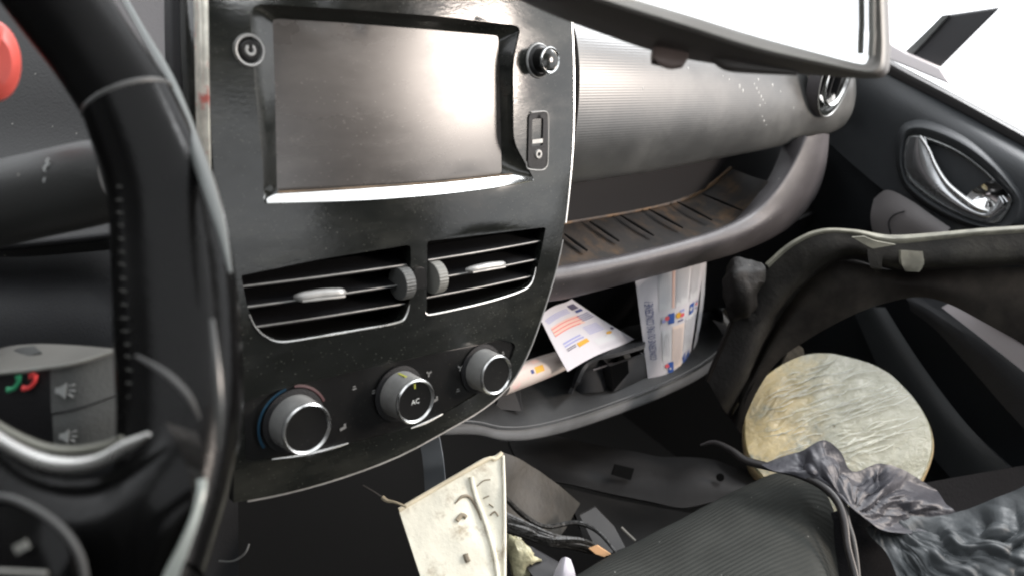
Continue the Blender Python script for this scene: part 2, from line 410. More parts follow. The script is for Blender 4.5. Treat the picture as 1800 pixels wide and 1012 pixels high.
# funnel round the screen
scr = roundpoly([(479, 33), (600, 40), (740, 51), (877, 63), (880, 180), (883, 306), (760, 318), (620, 327), (487, 337), (484, 180)], 7)
def ringpts(lp, k):
    v = [Vector((p[0], p[1])) for p in lp]; L = [0]
    for i in range(len(v)): L.append(L[-1] + (v[(i + 1) % len(v)] - v[i]).length)
    res = []
    for q in range(k):
        t = L[-1] * q / k; i = max(j for j in range(len(v)) if L[j] <= t); i = min(i, len(v) - 1)
        a, b = v[i], v[(i + 1) % len(v)]; res.append(a + (b - a) * ((t - L[i]) / max(1e-9, L[i + 1] - L[i])))
    return res
def angring(lp, c, k):
    """points of a loop at equal angles round c, so that two rings pair up"""
    v = [Vector((p[0], p[1])) for p in lp]; res = []
    for q in range(k):
        a = 2 * math.pi * q / k; d = Vector((math.cos(a), math.sin(a))); best = None
        for i in range(len(v)):
            p, e = v[i] - c, v[(i + 1) % len(v)] - v[i]; den = d.x * e.y - d.y * e.x
            if abs(den) < 1e-9: continue
            t = (p.x * e.y - p.y * e.x) / den; s_ = (p.x * d.y - p.y * d.x) / den
            if t > 0 and -1e-6 <= s_ <= 1 + 1e-6 and (best is None or t > best): best = t
        res.append(c + d * best)
    return res
K = 240; c0 = Vector((682, 190))
ra, rb = angring(scr_rim, c0, K), angring(scr, c0, K)
mb = MB(); rows = []
for t, h in ((0, 0), (.08, -.0012), (.5, -.0045), (1, -.0085)):
    rows.append([C(*(a.lerp(b, t)), h) for a, b in zip(ra, rb)] + [C(*(ra[0].lerp(rb[0], t)), h)])
mb.grid(rows); mb.build('screen_surround', gloss, con)
scrn = plate('screen', scr, [], lambda x, y: cuv(x, y, -.008), lambda a, b, h: cpt(a, b, h), .004, .008, glass, con, bevel=.0004, n=-.0085)
# bright strip under the screen
lw_ = [(470, 357), (560, 354.5), (640, 351.5), (730, 345), (800, 338), (870, 328.5), (937, 317)]
lu_ = [(488, 340), (560, 336), (640, 331), (730, 325), (800, 319), (860, 312), (900, 308)]
MB().loft([[C(x, y, -.0036) for x, y in lu_], [C(x, (y + lu_[i][1]) / 2, -.0016) for i, (x, y) in enumerate(lw_)], [C(x, y, .0006) for x, y in lw_]], 5, 4, .0008).build('screen_sill_strip', chrome, con)
MB().tube([C(x, y - 1, -.0040) for x, y in lu_], .0008, 6).build('sill_edge_dirt', rustm, con)
# chrome edge line round the face plate
edge = out
side = [p for p in edge if p.x > 960 and p.y < 420]
side.sort(key=lambda p: p.y); MB().tube([C(p.x + 1, p.y, -.001) for p in side], .0011, 8, n=1).build('edge_trim', chrome, con)
bot = [p for p in edge if (p.y >= 420 and p.x > 880) or p.y > 640 and p.x > 420]
bot.sort(key=lambda p: -p.x if p.y > 640 else -3000 + p.y)
MB().tube([C(p.x + 1, p.y + 1, -.002) for p in bot], .0007, 8, n=1).build('lower_edge_trim', dullmetal, con)
# body behind the plate
rows = []
oo = ringpts(out, 70)
for sc_, h in ((.99, -.004), (.97, -.03), (.9, -.06)):
    rows.append([cpt(*(lambda q: (q[0] * sc_, (q[1] + .05) * sc_ - .05))(cuv(p.x, p.y)), h) for p in oo]); rows[-1].append(rows[-1][0].copy())
MB().grid(rows).build('console_body', black, con)
# inset control panel
cplate('control_panel', low, [], .004, gloss2, con, n=-.0015, bevel=.0004)
MB().tube([C(x, y, -.0002) for x, y in [(478, 806), (530, 799), (575, 789), (612, 778)]], [.0004, .0009, .0009, .0004], 8).build('panel_light_line', chrome, con)
MB().tube([C(x, y, -.0002) for x, y in [(722, 752), (748, 742), (778, 727)]], [.0004, .0009, .0004], 8).build('panel_light_line', chrome, con)
# round button and volume knob
bt = MB().lathe([(0, .0012), (.0042, .0014), (.0052, .0005), (.0056, -.001)], C(438, 89), NW, 36).build('power_button', gloss2, con)
MB().lathe([(.0058, -.0006), (.0062, .0012), (.0070, .0014), (.0076, 0), (.0076, -.001)], C(438, 89), NW, 40).build('button_ring', dullmetal, bt)
MB().lathe([(.0012, .0015), (.0016, .0019), (.0024, .0019), (.0028, .0014)], C(438, 89), NW, 24, a0=30, a1=330).build('power_mark', dullmetal, bt)
kb = MB().lathe([(.0105, -.001), (.0102, .0015), (.0086, .003), (.0078, .0035), (.0074, .0035), (.0074, .0100)], C(945, 107), NW, 48).build('volume_knob', gloss2, con)
MB().lathe([(.0075, .0095), (.0080, .0102), (.0080, .0112), (.0074, .0118), (.0066, .0112)], C(945, 107), NW, 48).build('knob_ring', chrome, kb)
MB().lathe([(.0068, .0110), (.004, .0121), (0, .0124)], C(945, 107), NW, 40).build('knob_cap', gloss, kb)
MB().lathe([(.0098, .0020), (.0104, .0016), (.0108, .0002)], C(945, 107), NW, 48).build('knob_base_ring', dullmetal, kb)
# usb and jack socket
sk = cplate('socket_plate', roundpoly([(930, 200), (962, 197), (962, 290), (956, 297), (928, 295)], 8), [roundpoly([(936, 210), (955, 208), (954, 256), (935, 258)], 3)], .003, black, con, step=.003, bevel=.0005, n=.0010)
cplate('usb_slot', roundpoly([(935, 206), (957, 204), (956, 260), (934, 262)], 3), [], .001, cavity, sk, step=.003, bevel=0, n=-.0015)
cplate('usb_tongue', [(940, 213), (945, 212.5), (944, 250), (939, 251)], [], .001, dullmetal, sk, step=.003, bevel=0, n=-.0002)
cplate('usb_glint', [(936, 246), (954, 244), (954, 251), (936, 253)], [], .0006, dullmetal, sk, step=.003, bevel=0, n=.0013)
MB().lathe([(.0011, .0012), (.0014, .0020), (.0026, .0020), (.0030, .001)], C(944, 271), NW, 28).build('jack_socket', dullmetal, sk)
MB().tube([C(x, y, .0012) for x, y in [(925, 284), (926, 294), (932, 298), (952, 299), (960, 294), (963, 282), (964, 230), (963, 202), (956, 196), (934, 198)]], .0004, 6).build('socket_outline', dullmetal, sk)
# air vents
def vent(hole, slats, rimpath, wheel, handle):
    k = 80; lp = ringpts(hole, k); cc = sum(lp, Vector((0, 0))) / k
    rows = []
    for t, h in ((0, -.005), (0, -.03)):
        rows.append([cpt(*cuv(p.x, p.y), h) for p in lp]); rows[-1].append(rows[-1][0].copy())
    mb = MB().grid(rows); mb.add(rows[-1][:-1], [list(range(k))])
    root = mb.build('air_vent', cavity, con, recalc=False)
    for i, (a, b) in enumerate(slats):
        pa, pb = C(*a, -.0035), C(*b, -.0035)
        mid = C((a[0] + b[0]) / 2, (a[1] + b[1]) / 2 + 1, -.0025)
        back = -NW * .018 + VW * .0045
        fr = crom([pa, mid, pb], 6)
        m2 = MB(); m2.grid([[p + back for p in fr], fr, [p - VW * .0010 for p in fr], [p + back - VW * .0012 for p in fr]])
        sl = m2.build('slat', black, root, smooth=False)
        MB().tube([p + NW * .0002 for p in fr], .00042, 8, n=1).build('slat_edge', dullmetal, sl)
    MB().tube([C(*p, .0002) for p in rimpath], [.0003] + [.0006] * (len(rimpath) - 2) + [.0003], 8).build('vent_rim', chrome, root)
    # thumb wheel
    c = C(*wheel, -.003); m2 = MB(); n = 30; prof = []
    for k in range(n * 2):
        q = 2 * math.pi * k / (n * 2); rr = .0094 + (.0003 if k % 2 else -.0002)
        prof.append(c + (VW * math.cos(q) + NW * math.sin(q)) * rr)
    m2.prism([p - XW * .0034 for p in prof], XW * .0068); m2.build('thumb_wheel', pale if wheel[0] > 730 else midgrey, root, bevel=.0006)
    # adjusting tab
    (ax, ay), (bx, by), th = handle
    a, b = C(ax, ay, .0015), C(bx, by, .0015); L = (b - a); hh = th
    m2 = MB(); m2.tube([a - NW * .002, a.lerp(b, .12), a.lerp(b, .5) + VW * .0004, a.lerp(b, .88), b - NW * .002], [hh * .35, hh * .9, hh, hh * .95, hh * .3], 12, n=4, flat=1.0)
    tb = m2.build('vent_tab', dullmetal, root)
    MB().tube([a.lerp(b, .08) + NW * hh * .7 - VW * hh * .55, a.lerp(b, .5) + NW * hh * .95 - VW * hh * .45, a.lerp(b, .93) + NW * hh * .7 - VW * hh * .5], hh * .25, 8).build('tab_highlight_edge', dullmetal, tb)
vent(ventL, [((427, 503), (714, 465)), ((434, 539), (700, 501)), ((448, 574), (712, 533))],
     [(438, 552), (450, 576), (470, 593), (497, 600), (560, 591), (640, 578), (700, 566), (713, 556), (720, 535)], (707, 497), ((520, 523), (608, 514), .0030))
vent(ventR, [((752, 457), (951, 423)), ((758, 490), (945, 455)), ((748, 523), (938, 484))],
     [(748, 549), (756, 553), (800, 544), (860, 530), (915, 512), (934, 497), (942, 470)], (764, 487), ((822, 475), (889, 464), .0025))
cplate('vent_bridge', roundpoly([(727, 474), (748, 470), (752, 505), (728, 510)], 5), [], .006, gloss2, con, step=.004, bevel=.001, n=.003)
# rotary knobs
def knob(cx, cy, r, h, group='rotary knobs'):
    c = C(cx, cy)
    root = MB().lathe([(r * 1.02, -.001), (r * 1.0, .002), (r * .97, h * .7), (r * .95, h)], c, NW, 56).build('rotary_knob', dullmetal, con)
    MB().lathe([(r * .95, h - .0004), (r * .955, h + .0008), (r * .90, h + .0016), (r * .84, h + .0010), (r * .82, h + .0002)], c, NW, 56).build('knob_rim', chrome, root)
    MB().lathe([(r * .84, h + .0004), (r * .5, h + .0002), (0, h)], c, NW, 48).build('knob_face', gloss2, root)
    MB().lathe([(r * 1.22, -.0004), (r * 1.22, .0004), (r * 1.02, .0010)], c, NW, 48).build('knob_bezel', black, root)
    return root
kl = knob(517, 739, .0145, .0135); km = knob(702, 691, .0136, .0155); kr = knob(846, 648, .0132, .0140)
MB().lathe([(.0186, .0002), (.0192, .0006), (.0201, .0006), (.0185, .0002)], C(515, 741), NW, 40, a0=8, a1=118).build('cold_arc', blue, con)
MB().lathe([(.0206, .0002), (.0190, .0006), (.0194, .0006), (.0198, .0002)], C(515, 741), NW, 30, a0=-70, a1=-6).build('hot_arc', crim, con)
a = C(702, 691) + NW * .006; up_ = (VW * 1 - XW * .12).normalized()
MB().box(a + up_ * .01345, .0016, .0075, .0005, XW, NW, up_).build('yellow_mark', yellow, km)
MB().box(C(702, 691) + NW * .0158 + VW * .0092, .0010, .0030, .0004, XW, VW, NW).build('yellow_mark', yellow, km)
def text3d(name, body, size, fn, mats, parent, extr=0, bold=0):
    """lettering turned into mesh; fn maps its flat x, y to the surface"""
    cu = bpy.data.curves.new('t', 'FONT'); cu.body = body; cu.size = size; cu.offset = bold; cu.resolution_u = 2
    ob = bpy.data.objects.new('t', cu); col.objects.link(ob); bpy.context.view_layer.update()
    me = bpy.data.meshes.new_from_object(ob.evaluated_get(bpy.context.evaluated_depsgraph_get()))
    vs = [fn(v.co.x, v.co.y) for v in me.vertices]; fs = [list(p.vertices) for p in me.polygons]
    bpy.data.objects.remove(ob); bpy.data.curves.remove(cu); bpy.data.meshes.remove(me)
    if name is None: return vs, fs
    m2 = MB(); m2.add(vs, fs); return m2.build(name, mats, parent, smooth=False, recalc=False)
acc = C(702, 691) + NW * .0163 - XW * .0030 - VW * .0014
text3d('ac_letters', 'AC', .0042, lambda x, y: acc + XW * x + VW * y, iconw, km)
faintm = mat('faint_print', (.16, .16, .155), .6)
# small printed marks round the knobs
def mark(px, py, kind):
    o_ = C(px, py, .0002 - .0015 + .0003); m2 = MB()
    if kind == 'fan':
        for q in range(3):
            a_ = R(120 * q + 20); d = XW * math.cos(a_) + VW * math.sin(a_); m2.box(o_ + d * .0012, .0018, .0010, .0002, d, NW.cross(d), NW)
    elif kind == 'bar': m2.box(o_, .0026, .0007, .0002, XW, VW, NW); m2.box(o_ + VW * .0014, .0018, .0006, .0002, XW, VW, NW)
    elif kind == 'seat':
        m2.box(o_, .0040, .0016, .0003, (XW + VW * .25).normalized(), (VW - XW * .25).normalized(), NW); m2.box(o_ + XW * .0012 + VW * .0014, .0014, .0018, .0003, XW, VW, NW)
    m2.build('printed_mark', faintm if kind == 'seat' else faintm, con, smooth=False)
for a_ in ((657, 690, 'bar'), (690, 655, 'bar'), (754, 656, 'fan'), (765, 703, 'seat'), (603, 752, 'seat'), (809, 646, 'fan'), (884, 622, 'bar'), (805, 687, 'bar'), (623, 683, 'bar')): mark(*a_)
# slim bracket hanging under the console
bk = MB().loft([PL([(728, 740, .53), (742, 800, .535), (748, 880, .54)]), PL([(765, 738, .53), (778, 800, .535), (786, 880, .54)])], 3, 3, .003).build('hanging_bracket', strapm, con)
tag(bk, 'blue-grey bracket')

# ------------------------------------------------------------------ trim on the left side of the console
dl = thing('driver_dashboard', P(150, 500, .43), 'dark driver side dashboard and column shroud behind the steering wheel', 'dashboard')
rowsd = [[(-250, -90, .50), (-60, -90, .50), (60, -90, .50), (150, -90, .49), (225, -90, .48)], [(-250, 110, .47), (-60, 110, .47), (60, 110, .47), (180, 130, .46), (290, 150, .44)], [(-250, 270, .45), (-60, 270, .45), (60, 270, .45), (200, 280, .44), (330, 280, .42)],
         [(-250, 425, .40), (-60, 425, .40), (60, 425, .40), (210, 410, .39), (360, 395, .38)]]
MB().loft([PL(r) for r in rowsd], 5, 5, .01).build('column_shroud', mat('shroud_plastic', (.008, .008, .008), .5, dust=.12, dscale=240, bump=.0003, bscale=700), dl)
rowsd = [[(-250, 415, .46), (-60, 415, .46), (60, 412, .46), (210, 405, .46), (412, 400, .47)], [(-250, 560, .40), (-60, 560, .40), (60, 560, .40), (230, 560, .40), (415, 560, .47)],
         [(-250, 800, .42), (-60, 800, .42), (60, 800, .42), (230, 800, .42), (418, 800, .50)], [(-250, 1100, .47), (-60, 1100, .47), (60, 1100, .47), (230, 1100, .47), (420, 1100, .54)]]
MB().loft([PL(r) for r in rowsd], 5, 5).build('knee_panel', darkgrey, dl)
MB().tube(PL([(-60, 438, .388), (60, 430, .388), (200, 415, .384)]), .0022, 10).build('panel_seam', black, dl)
MB().loft([PL([(170, -90, .43), (240, -90, .43), (292, -90, .43)]), PL([(190, 60, .42), (250, 70, .42), (292, 80, .42)]), PL([(215, 190, .40), (255, 190, .40), (292, 190, .40)])], 4, 4, .006).build('instrument_hood', purple, dl)
MB().loft([PL([(288, -90, .385), (302, -90, .38), (316, -90, .38)]), PL([(290, 100, .385), (303, 100, .38), (317, 100, .38)]), PL([(300, 260, .385), (312, 260, .38), (330, 260, .38)])], 4, 4, .006).build('dark_gap_strip', black, dl)
MB().loft([PL([(317, -90, .375), (328, -90, .366), (342, -90, .362)]), PL([(318, 100, .375), (330, 100, .368), (344, 100, .364)]), PL([(335, 300, .380), (350, 300, .374), (366, 300, .370)])], 4, 4, .006).build('gloss_side_strip', gloss, dl)
MB().loft([PL([(339, -90, .358), (352, -90, .352), (364, -90, .352)]), PL([(342, 80, .358), (354, 80, .352), (366, 80, .352)]), PL([(345, 220, .36), (356, 222, .356), (367, 224, .356)]), PL([(352, 340, .366), (362, 340, .36), (372, 340, .36)])], 4, 4, .003).build('bright_side_strip', mat('pale_trim_red_reflection', (.62, .60, .52), .32, metal=.3, var=.25, vscale=120, stain=((.55, .16, .13), 55, .50, .62)), dl)  # red blotches paint a reflection into the pale strip

# ------------------------------------------------------------------ indicator stalk, audio remote, red cap
st = thing('wiper_stalk', P(-60, 360, .33), 'black wiper stalk with white ring marks behind the steering wheel', 'stalk')
MB().tube(PL([(-220, 395, .345), (-60, 370, .335), (60, 345, .325), (165, 322, .318), (215, 312, .316)]), [.0185, .0178, .0172, .0168, .015], 28).build('stalk_grip', mat('stalk_plastic', (.030, .031, .030), .45, spec=.4, bump=.0002, bscale=800, dust=.05), st)
def stalk_ring(px, py, r, full=True):
    c = P(px, py, .3045); n_ = (CAM - c).normalized(); up = VW
    MB().lathe([(r * .65, -.0002), (r * .7, .0004), (r, .0004), (r * 1.05, -.0002)], c, n_, 24, up=up, ry=.8, a0=0 if full else 20, a1=360 if full else 280).build('ring_mark', iconw, st)
stalk_ring(89, 318, .0024); stalk_ring(88, 297, .0022, False); stalk_ring(90, 284, .0018, False); stalk_ring(172, 296, .0020, False); stalk_ring(178, 330, .0022, False)
MB().box(P(130, 305, .3045), .0032, .0016, .0006, XC_ := Vector(M @ Vector((1, 0, 0))), M @ Vector((0, 1, 0)), M @ Vector((0, 0, 1))).build('printed_mark', iconw, st)
au = thing('audio_remote', P(100, 700, .31), 'grey audio remote pod with phone and volume symbols behind the steering wheel', 'remote control')
MB().loft([PL([(-60, 640, .345), (0, 612, .345), (60, 604, .345), (130, 606, .34), (200, 612, .33)]), PL([(-60, 660, .318), (0, 655, .315), (60, 650, .312), (130, 640, .312), (204, 616, .318)])], 6, 4, .003).build('top_cover', mat('pale_pod_plastic', (.17, .165, .15), .5, var=.1, dust=.05), au)
MB().loft([PL([(-60, 664, .317), (0, 659, .314), (60, 652, .311), (90, 648, .311)]), PL([(-60, 720, .317), (0, 720, .314), (60, 720, .311), (92, 718, .311)]), PL([(-60, 800, .322), (0, 800, .318), (60, 800, .315), (96, 800, .315)])], 4, 4, .012).build('button_face', black, au)
MB().loft([PL([(88, 650, .310), (140, 641, .310), (202, 621, .316)]), PL([(89, 690, .310), (140, 676, .310), (208, 660, .316)]), PL([(90, 726, .310), (145, 714, .310), (212, 690, .316)])], 4, 4, .012).build('volume_up_key', midgrey, au)
MB().loft([PL([(92, 729, .311), (145, 717, .311), (212, 693, .316)]), PL([(93, 760, .311), (146, 750, .311), (212, 730, .316)]), PL([(96, 800, .314), (150, 800, .314), (214, 790, .318)])], 4, 4, .012).build('volume_down_key', midgrey, au)
MB().tube(PL([(-60, 660, .314), (0, 655, .311), (60, 649, .308), (130, 638, .308), (203, 616, .314)]), .0009, 8).build('cover_edge', pale, au)
MB().loft([PL([(10, 626, .339), (30, 612, .339), (60, 607, .339)]), PL([(12, 636, .33), (40, 628, .33), (72, 618, .33)])], 4, 3, .003).build('cover_catch', midgrey, au)
RT, UPc, BK = M @ Vector((1, 0, 0)), M @ Vector((0, 1, 0)), M @ Vector((0, 0, 1))
def handset(px, py, d, m_, ang, flip):
    c = P(px, py, d); a_ = RT * math.cos(R(ang)) + UPc * math.sin(R(ang)); b_ = BK.cross(a_)
    m2 = MB().tube([c - a_ * .0034 + b_ * .0004, c - a_ * .0016 - b_ * .0012, c + a_ * .0016 - b_ * .0012, c + a_ * .0034 + b_ * .0004], [.0013, .0008, .0008, .0013], 8)
    if flip:
        for k in range(3): m2.tube([c + a_ * (.0010 + .0012 * k) + b_ * .0008, c + a_ * (.0024 + .0012 * k) + b_ * .0022], .00035, 6, n=1)
    m2.build('phone_symbol', m_, au)
handset(24, 673, .3085, green, 55, False); handset(52, 671, .3085, redp, 50, True)
def speaker(px, py, d, s_):
    c = P(px, py, d); q = lambda x, y: c + RT * x * s_ + UPc * y * s_
    m2 = MB().prism([q(-4, -1.2), q(-2.2, -1.4), q(.6, -3.6), q(1.2, 3.6), q(-1.8, 1.6), q(-3.8, 1.4)], BK * .0004)
    m2.tube([q(2.0, 1.8), q(4.6, 2.8)], .4 * s_, 6, n=1); m2.tube([q(2.0, 0), q(4.8, 0)], .4 * s_, 6, n=1); m2.tube([q(1.8, -1.6), q(4.0, -2.8)], .4 * s_, 6, n=1)
    m2.build('speaker_symbol', iconw_dull, au, smooth=False)
iconw_dull = mat('worn_white_print', (.30, .31, .30), .6)
speaker(113, 686, .3075, .00085); speaker(118, 766, .3095, .00075)
rc = MB().lathe([(0, .004), (.010, .0035), (.0145, 0), (.0155, -.006), (.015, -.012)], P(-14, 108, .30), (CAM - P(-14, 108, .30)), 40, up=UPc, rx=.62, ry=1.0).build('red_cap', red)
tag(rc, 'bright red rounded cap at the upper left beside the steering wheel rim', 'cap')

# ------------------------------------------------------------------ steering wheel
Q = (-0.0817, 0.2243, 0.71, 0.7899, -1.157); cw = Vector(Q[:3]); th, ph = Q[3:]
nw_ = Vector((math.sin(th) * math.cos(ph), math.sin(th) * math.sin(ph), math.cos(th))); aw = nw_.cross(Vector((1, 0, 0))).normalized(); bw = nw_.cross(aw)
circ = [cw + (aw * math.cos(2 * math.pi * k / 360) + bw * math.sin(2 * math.pi * k / 360)) * .185 for k in range(360)]
def proj(p):
    c = M.transposed() @ (p - CAM); return (900 + FPX * c.x / -c.z, 506 - FPX * c.y / -c.z, -c.z) if c.z < -.02 else (1e6, 1e6, 1)
cp = [proj(p) for p in circ]
obs = [(60, -60, 86), (115, 20, 82), (168, 95, 78), (225, 178, 80), (284, 330, 92), (304, 450, 102), (315, 600, 108), (318, 730, 106), (302, 850, 100), (262, 1000, 96)]
rp = []; ks = []
for x, y, h in obs:
    k = min(range(360), key=lambda i: (cp[i][0] - x) ** 2 + (cp[i][1] - y) ** 2); ks.append(k)
    rp.append((P(x, y, cp[k][2]), h * cp[k][2] / FPX * .97))
sw = thing('steering_wheel', cw, 'worn black leather steering wheel rim with chrome trimmed lower spoke at the left edge', 'steering wheel')
wup = nw_
MB().tube([p for p, r in rp[:4]], [r for p, r in rp[:4]], 28, n=6).build('upper_rim_grip', leather, sw)
MB().tube([p for p, r in rp[3:]], [r for p, r in rp[3:]], 28, n=6).build('lower_rim_grip', leather2, sw)
p3, r3 = rp[3]; t3 = (rp[4][0] - rp[2][0]).normalized()
MB().tube([p3 - t3 * .0010, p3, p3 + t3 * .0010], [r3 * 1.0, r3 * 1.035, r3 * 1.0], 32, n=2).build('seam_ring', seam, sw)
step_ = 1 if (ks[-1] - ks[-2]) % 360 < 180 else -1
rest = []; k = ks[-1] + 14 * step_
while (ks[0] - k * 1) % 360 > 14 and len(rest) < 40: rest.append(circ[k % 360]); k += 9 * step_
MB().tube([rp[-1][0]] + rest + [rp[0][0]], [rp[-1][1]] + [.0175] * len(rest) + [rp[0][1]], 24, n=2).build('far_rim_grip', leather, sw)
mbs = MB()
for i in range(17):
    y = 330 + i * 23; x = 209 + 20 * (i / 16) ** 1.5; c = P(x, y, .262 - i * .0012); mbs.tube([c - RT * random.uniform(.0004, .0012) + UPc * random.uniform(.0002, .0009), c + RT * .0012 + UPc * .0002], .0003, 6, n=1)
mbs.build('stitching', thread, sw)
# highlights along the outer rim, put in as paler raised beads
MB().tube(PL([(196, -40, .335), (246, 50, .318), (296, 138, .300), (330, 225, .285), (362, 315, .268), (388, 400, .256), (405, 480, .25)]), [.0014, .0018, .0022, .0026, .0026, .0018, .0006], 10).build('rim_highlight_bead', mat('rim_highlight_pale', (.13, .14, .135), .32), sw)
MB().tube(PL([(372, 560, .214), (380, 640, .212), (385, 720, .211), (383, 790, .212)]), [.0006, .0012, .0012, .0005], 8).build('rim_highlight_bead', mat('rim_highlight_dim', (.06, .062, .06), .25), sw)
# spoke
MB().loft([PL([(-120, 700, .245), (-20, 770, .235), (70, 825, .228), (160, 838, .222), (235, 800, .22), (290, 740, .22)]),
           PL([(-120, 790, .232), (-20, 845, .224), (70, 885, .217), (160, 890, .212), (240, 850, .21), (320, 800, .212)]),
           PL([(-120, 930, .224), (-20, 950, .216), (70, 970, .21), (170, 960, .206), (260, 930, .204), (340, 890, .208)]),
           PL([(-120, 1120, .23), (-20, 1120, .22), (70, 1120, .213), (170, 1120, .21), (250, 1100, .21), (300, 1060, .215)])], 6, 6, .012).build('spoke_cover', leather2, sw)
MB().tube(PL([(-100, 690, .24), (-20, 757, .23), (50, 800, .224), (110, 818, .22), (170, 812, .217), (225, 782, .215), (262, 762, .214)]), [.0020, .0020, .0022, .0026, .0024, .0018, .0006], 10).build('spoke_trim', mat('spoke_chrome', (.55, .55, .53), .25, metal=.9, rvar=.15), sw)
MB().tube(PL([(-100, 660, .245), (-20, 735, .236), (60, 780, .23), (120, 792, .226), (180, 784, .222), (215, 768, .22)]), [.0012, .0012, .0014, .0014, .0012, .0005], 10).build('spoke_trim', mat('spoke_trim_dull', (.20, .20, .17), .4, metal=.6), sw)
MB().loft([PL([(258, 1100, .203), (283, 1020, .202), (312, 965, .202), (338, 912, .203), (356, 862, .206), (360, 840, .208)]), PL([(290, 1100, .205), (312, 1020, .203), (332, 965, .203), (350, 912, .204), (362, 862, .207), (363, 840, .209)])], 5, 3, .002).build('spoke_insert', mat('pale_green_grey_insert', (.36, .39, .36), .32), sw)
MB().tube(PL([(240, 625, .214), (290, 655, .206), (330, 695, .204), (350, 735, .206)]), [.0004, .0009, .0009, .0004], 8).build('grip_ridge', seam, sw)
MB().loft([PL([(-90, 900, .215), (0, 880, .208), (70, 905, .203), (130, 950, .200), (150, 1010, .200)]), PL([(-90, 1000, .205), (0, 985, .199), (50, 1000, .196), (95, 1030, .194), (110, 1080, .195)]), PL([(-90, 1120, .20), (0, 1120, .196), (30, 1120, .194), (60, 1120, .193), (90, 1130, .194)])], 5, 4, .008).build('airbag_cover', leather2, sw)
MB().tube(PL([(-60, 888, .213), (0, 872, .206), (60, 893, .201), (115, 935, .198), (145, 990, .197), (150, 1060, .198)]), .0010, 8).build('cover_ridge', seam, sw)
MB().box(P(38, 960, .196), .0034, .0022, .0008, (RT + UPc * .5).normalized(), (UPc - RT * .5).normalized(), BK).build('horn_mark', pale, sw)
MB().tube(PL([(-60, 1002, .193), (0, 1003, .193), (82, 1007, .193)]), .0006, 8).build('cover_line', pale, sw)

# ------------------------------------------------------------------ passenger dashboard
db = thing('dashboard', Vector((.6, .40, .6)), 'grey ribbed passenger dashboard with open tray and lower shelf beside the console', 'dashboard')
DY = .350
# bottom edge of the pad, then the face curving up and over
be = [(985, 330), (1030, 323), (1090, 314), (1180, 300), (1270, 282), (1350, 266), (1420, 250), (1468, 236)]
bw3 = [P(x, y, y=DY + .004) for x, y in be]
rows = []
rows.append([p + Vector((0, .050, .010)) for p in bw3])
rows.append([p + Vector((0, .016, -.001)) for p in bw3])
rows.append([p + Vector((0, .002, .002)) for p in bw3])
for dy, fz in ((-.002, .22), (.002, .45), (.012, .68), (.028, .86), (.055, 1.0)):
    rows.append([Vector((p.x, p.y + dy, p.z + fz * (.742 - .030 * ((p.x - .38) / .4) - p.z))) for p in bw3])
rows.append([Vector((p.x, p.y + .12, .748 - .034 * ((p.x - .38) / .4))) for p in bw3]); rows.append([Vector((p.x, p.y + .26, .742 - .04 * ((p.x - .38) / .4))) for p in bw3])
# the pad's right end turns round the corner
for r in rows:
    q = r[-1]; r += [q + Vector((.022, .004, .006 if r is not rows[0] else 0)), q + Vector((.036, .022, .012)), q + Vector((.040, .055, .014))]
mb = MB().loft(rows, 5, 5)
pad_mb = mb; pd_ = mb.build('pad', [pad], db)
from mathutils.bvhtree import BVHTree
bvh = BVHTree.FromPolygons([tuple(v) for v in pad_mb.v], pad_mb.f)
random.seed(21); dripm = mat('dried_drip', (.45, .45, .43), .6)
drips = [(1326, 148), (1330, 156), (1334, 163), (1338, 170), (1341, 176), (1345, 182), (1340, 205), (1343, 213), (1347, 220), (1300, 152), (1306, 160), (1271, 134), (1282, 140), (1358, 150), (1372, 161), (1395, 190), (1130, 156), (1210, 120), (1402, 252), (1470, 223), (1333, 140), (1336, 186)]
for x, y in drips:
    h = bvh.ray_cast(CAM, ray(x, y).normalized())
    if h[0] is None: continue
    n = h[1] if h[1].dot(CAM - h[0]) > 0 else -h[1]; r = random.uniform(.0004, .0010)
    MB().lathe([(r, 0), (r * .7, r * .25), (0, r * .35)], h[0], n, 8, up=Vector((0, .2, 1)), rx=1.0, ry=random.uniform(.8, 2.6)).build('dried_drip', dripm, db)
# smooth end section with the round vent : raised collar
vc = P(1468, 138, y=DY + .004); vax = Vector((.10, -1, .12)).normalized()
VR = .0350
v_ = MB().lathe([(VR * 1.06, -.010), (VR * 1.05, -.002), (VR * 1.04, .001), (VR * 1.02, .0)], vc, vax, 56, up=Vector((0, 0, 1))).build('vent_collar', padend, db)
MB().lathe([(VR * 1.02, -.001), (VR * 1.0, .001), (VR * .93, .001), (VR * .78, -.003), (VR * .70, -.012)], vc, vax, 56, up=Vector((0, 0, 1))).build('round_vent', gloss, db)
rv = MB().lathe([(VR * .74, -.001), (VR * .76, .0015), (VR * .72, .0022), (VR * .68, 0)], vc + Vector((.004, 0, 0)), vax, 48, up=Vector((0, 0, 1))).build('vent_ring', chrome, db)
MB().lathe([(VR * 1.0, .0010), (VR * 1.015, .0022), (VR * 1.035, .0014)], vc, vax, 56, up=Vector((0, 0, 1))).build('outer_ring', dullmetal, db)
MB().lathe([(0, -.016), (VR * .72, -.016)], vc, vax, 40, up=Vector((0, 0, 1))).build('vent_well', cavity, db)
for s_ in (-.45, 0, .45):
    MB().box(vc + XW * s_ * VR - vax * .006, .0012, .010, VR * (1.15 if s_ == 0 else .9), XW, vax, Vector((0, .1, 1)).normalized()).build('vent_blade', black, db)
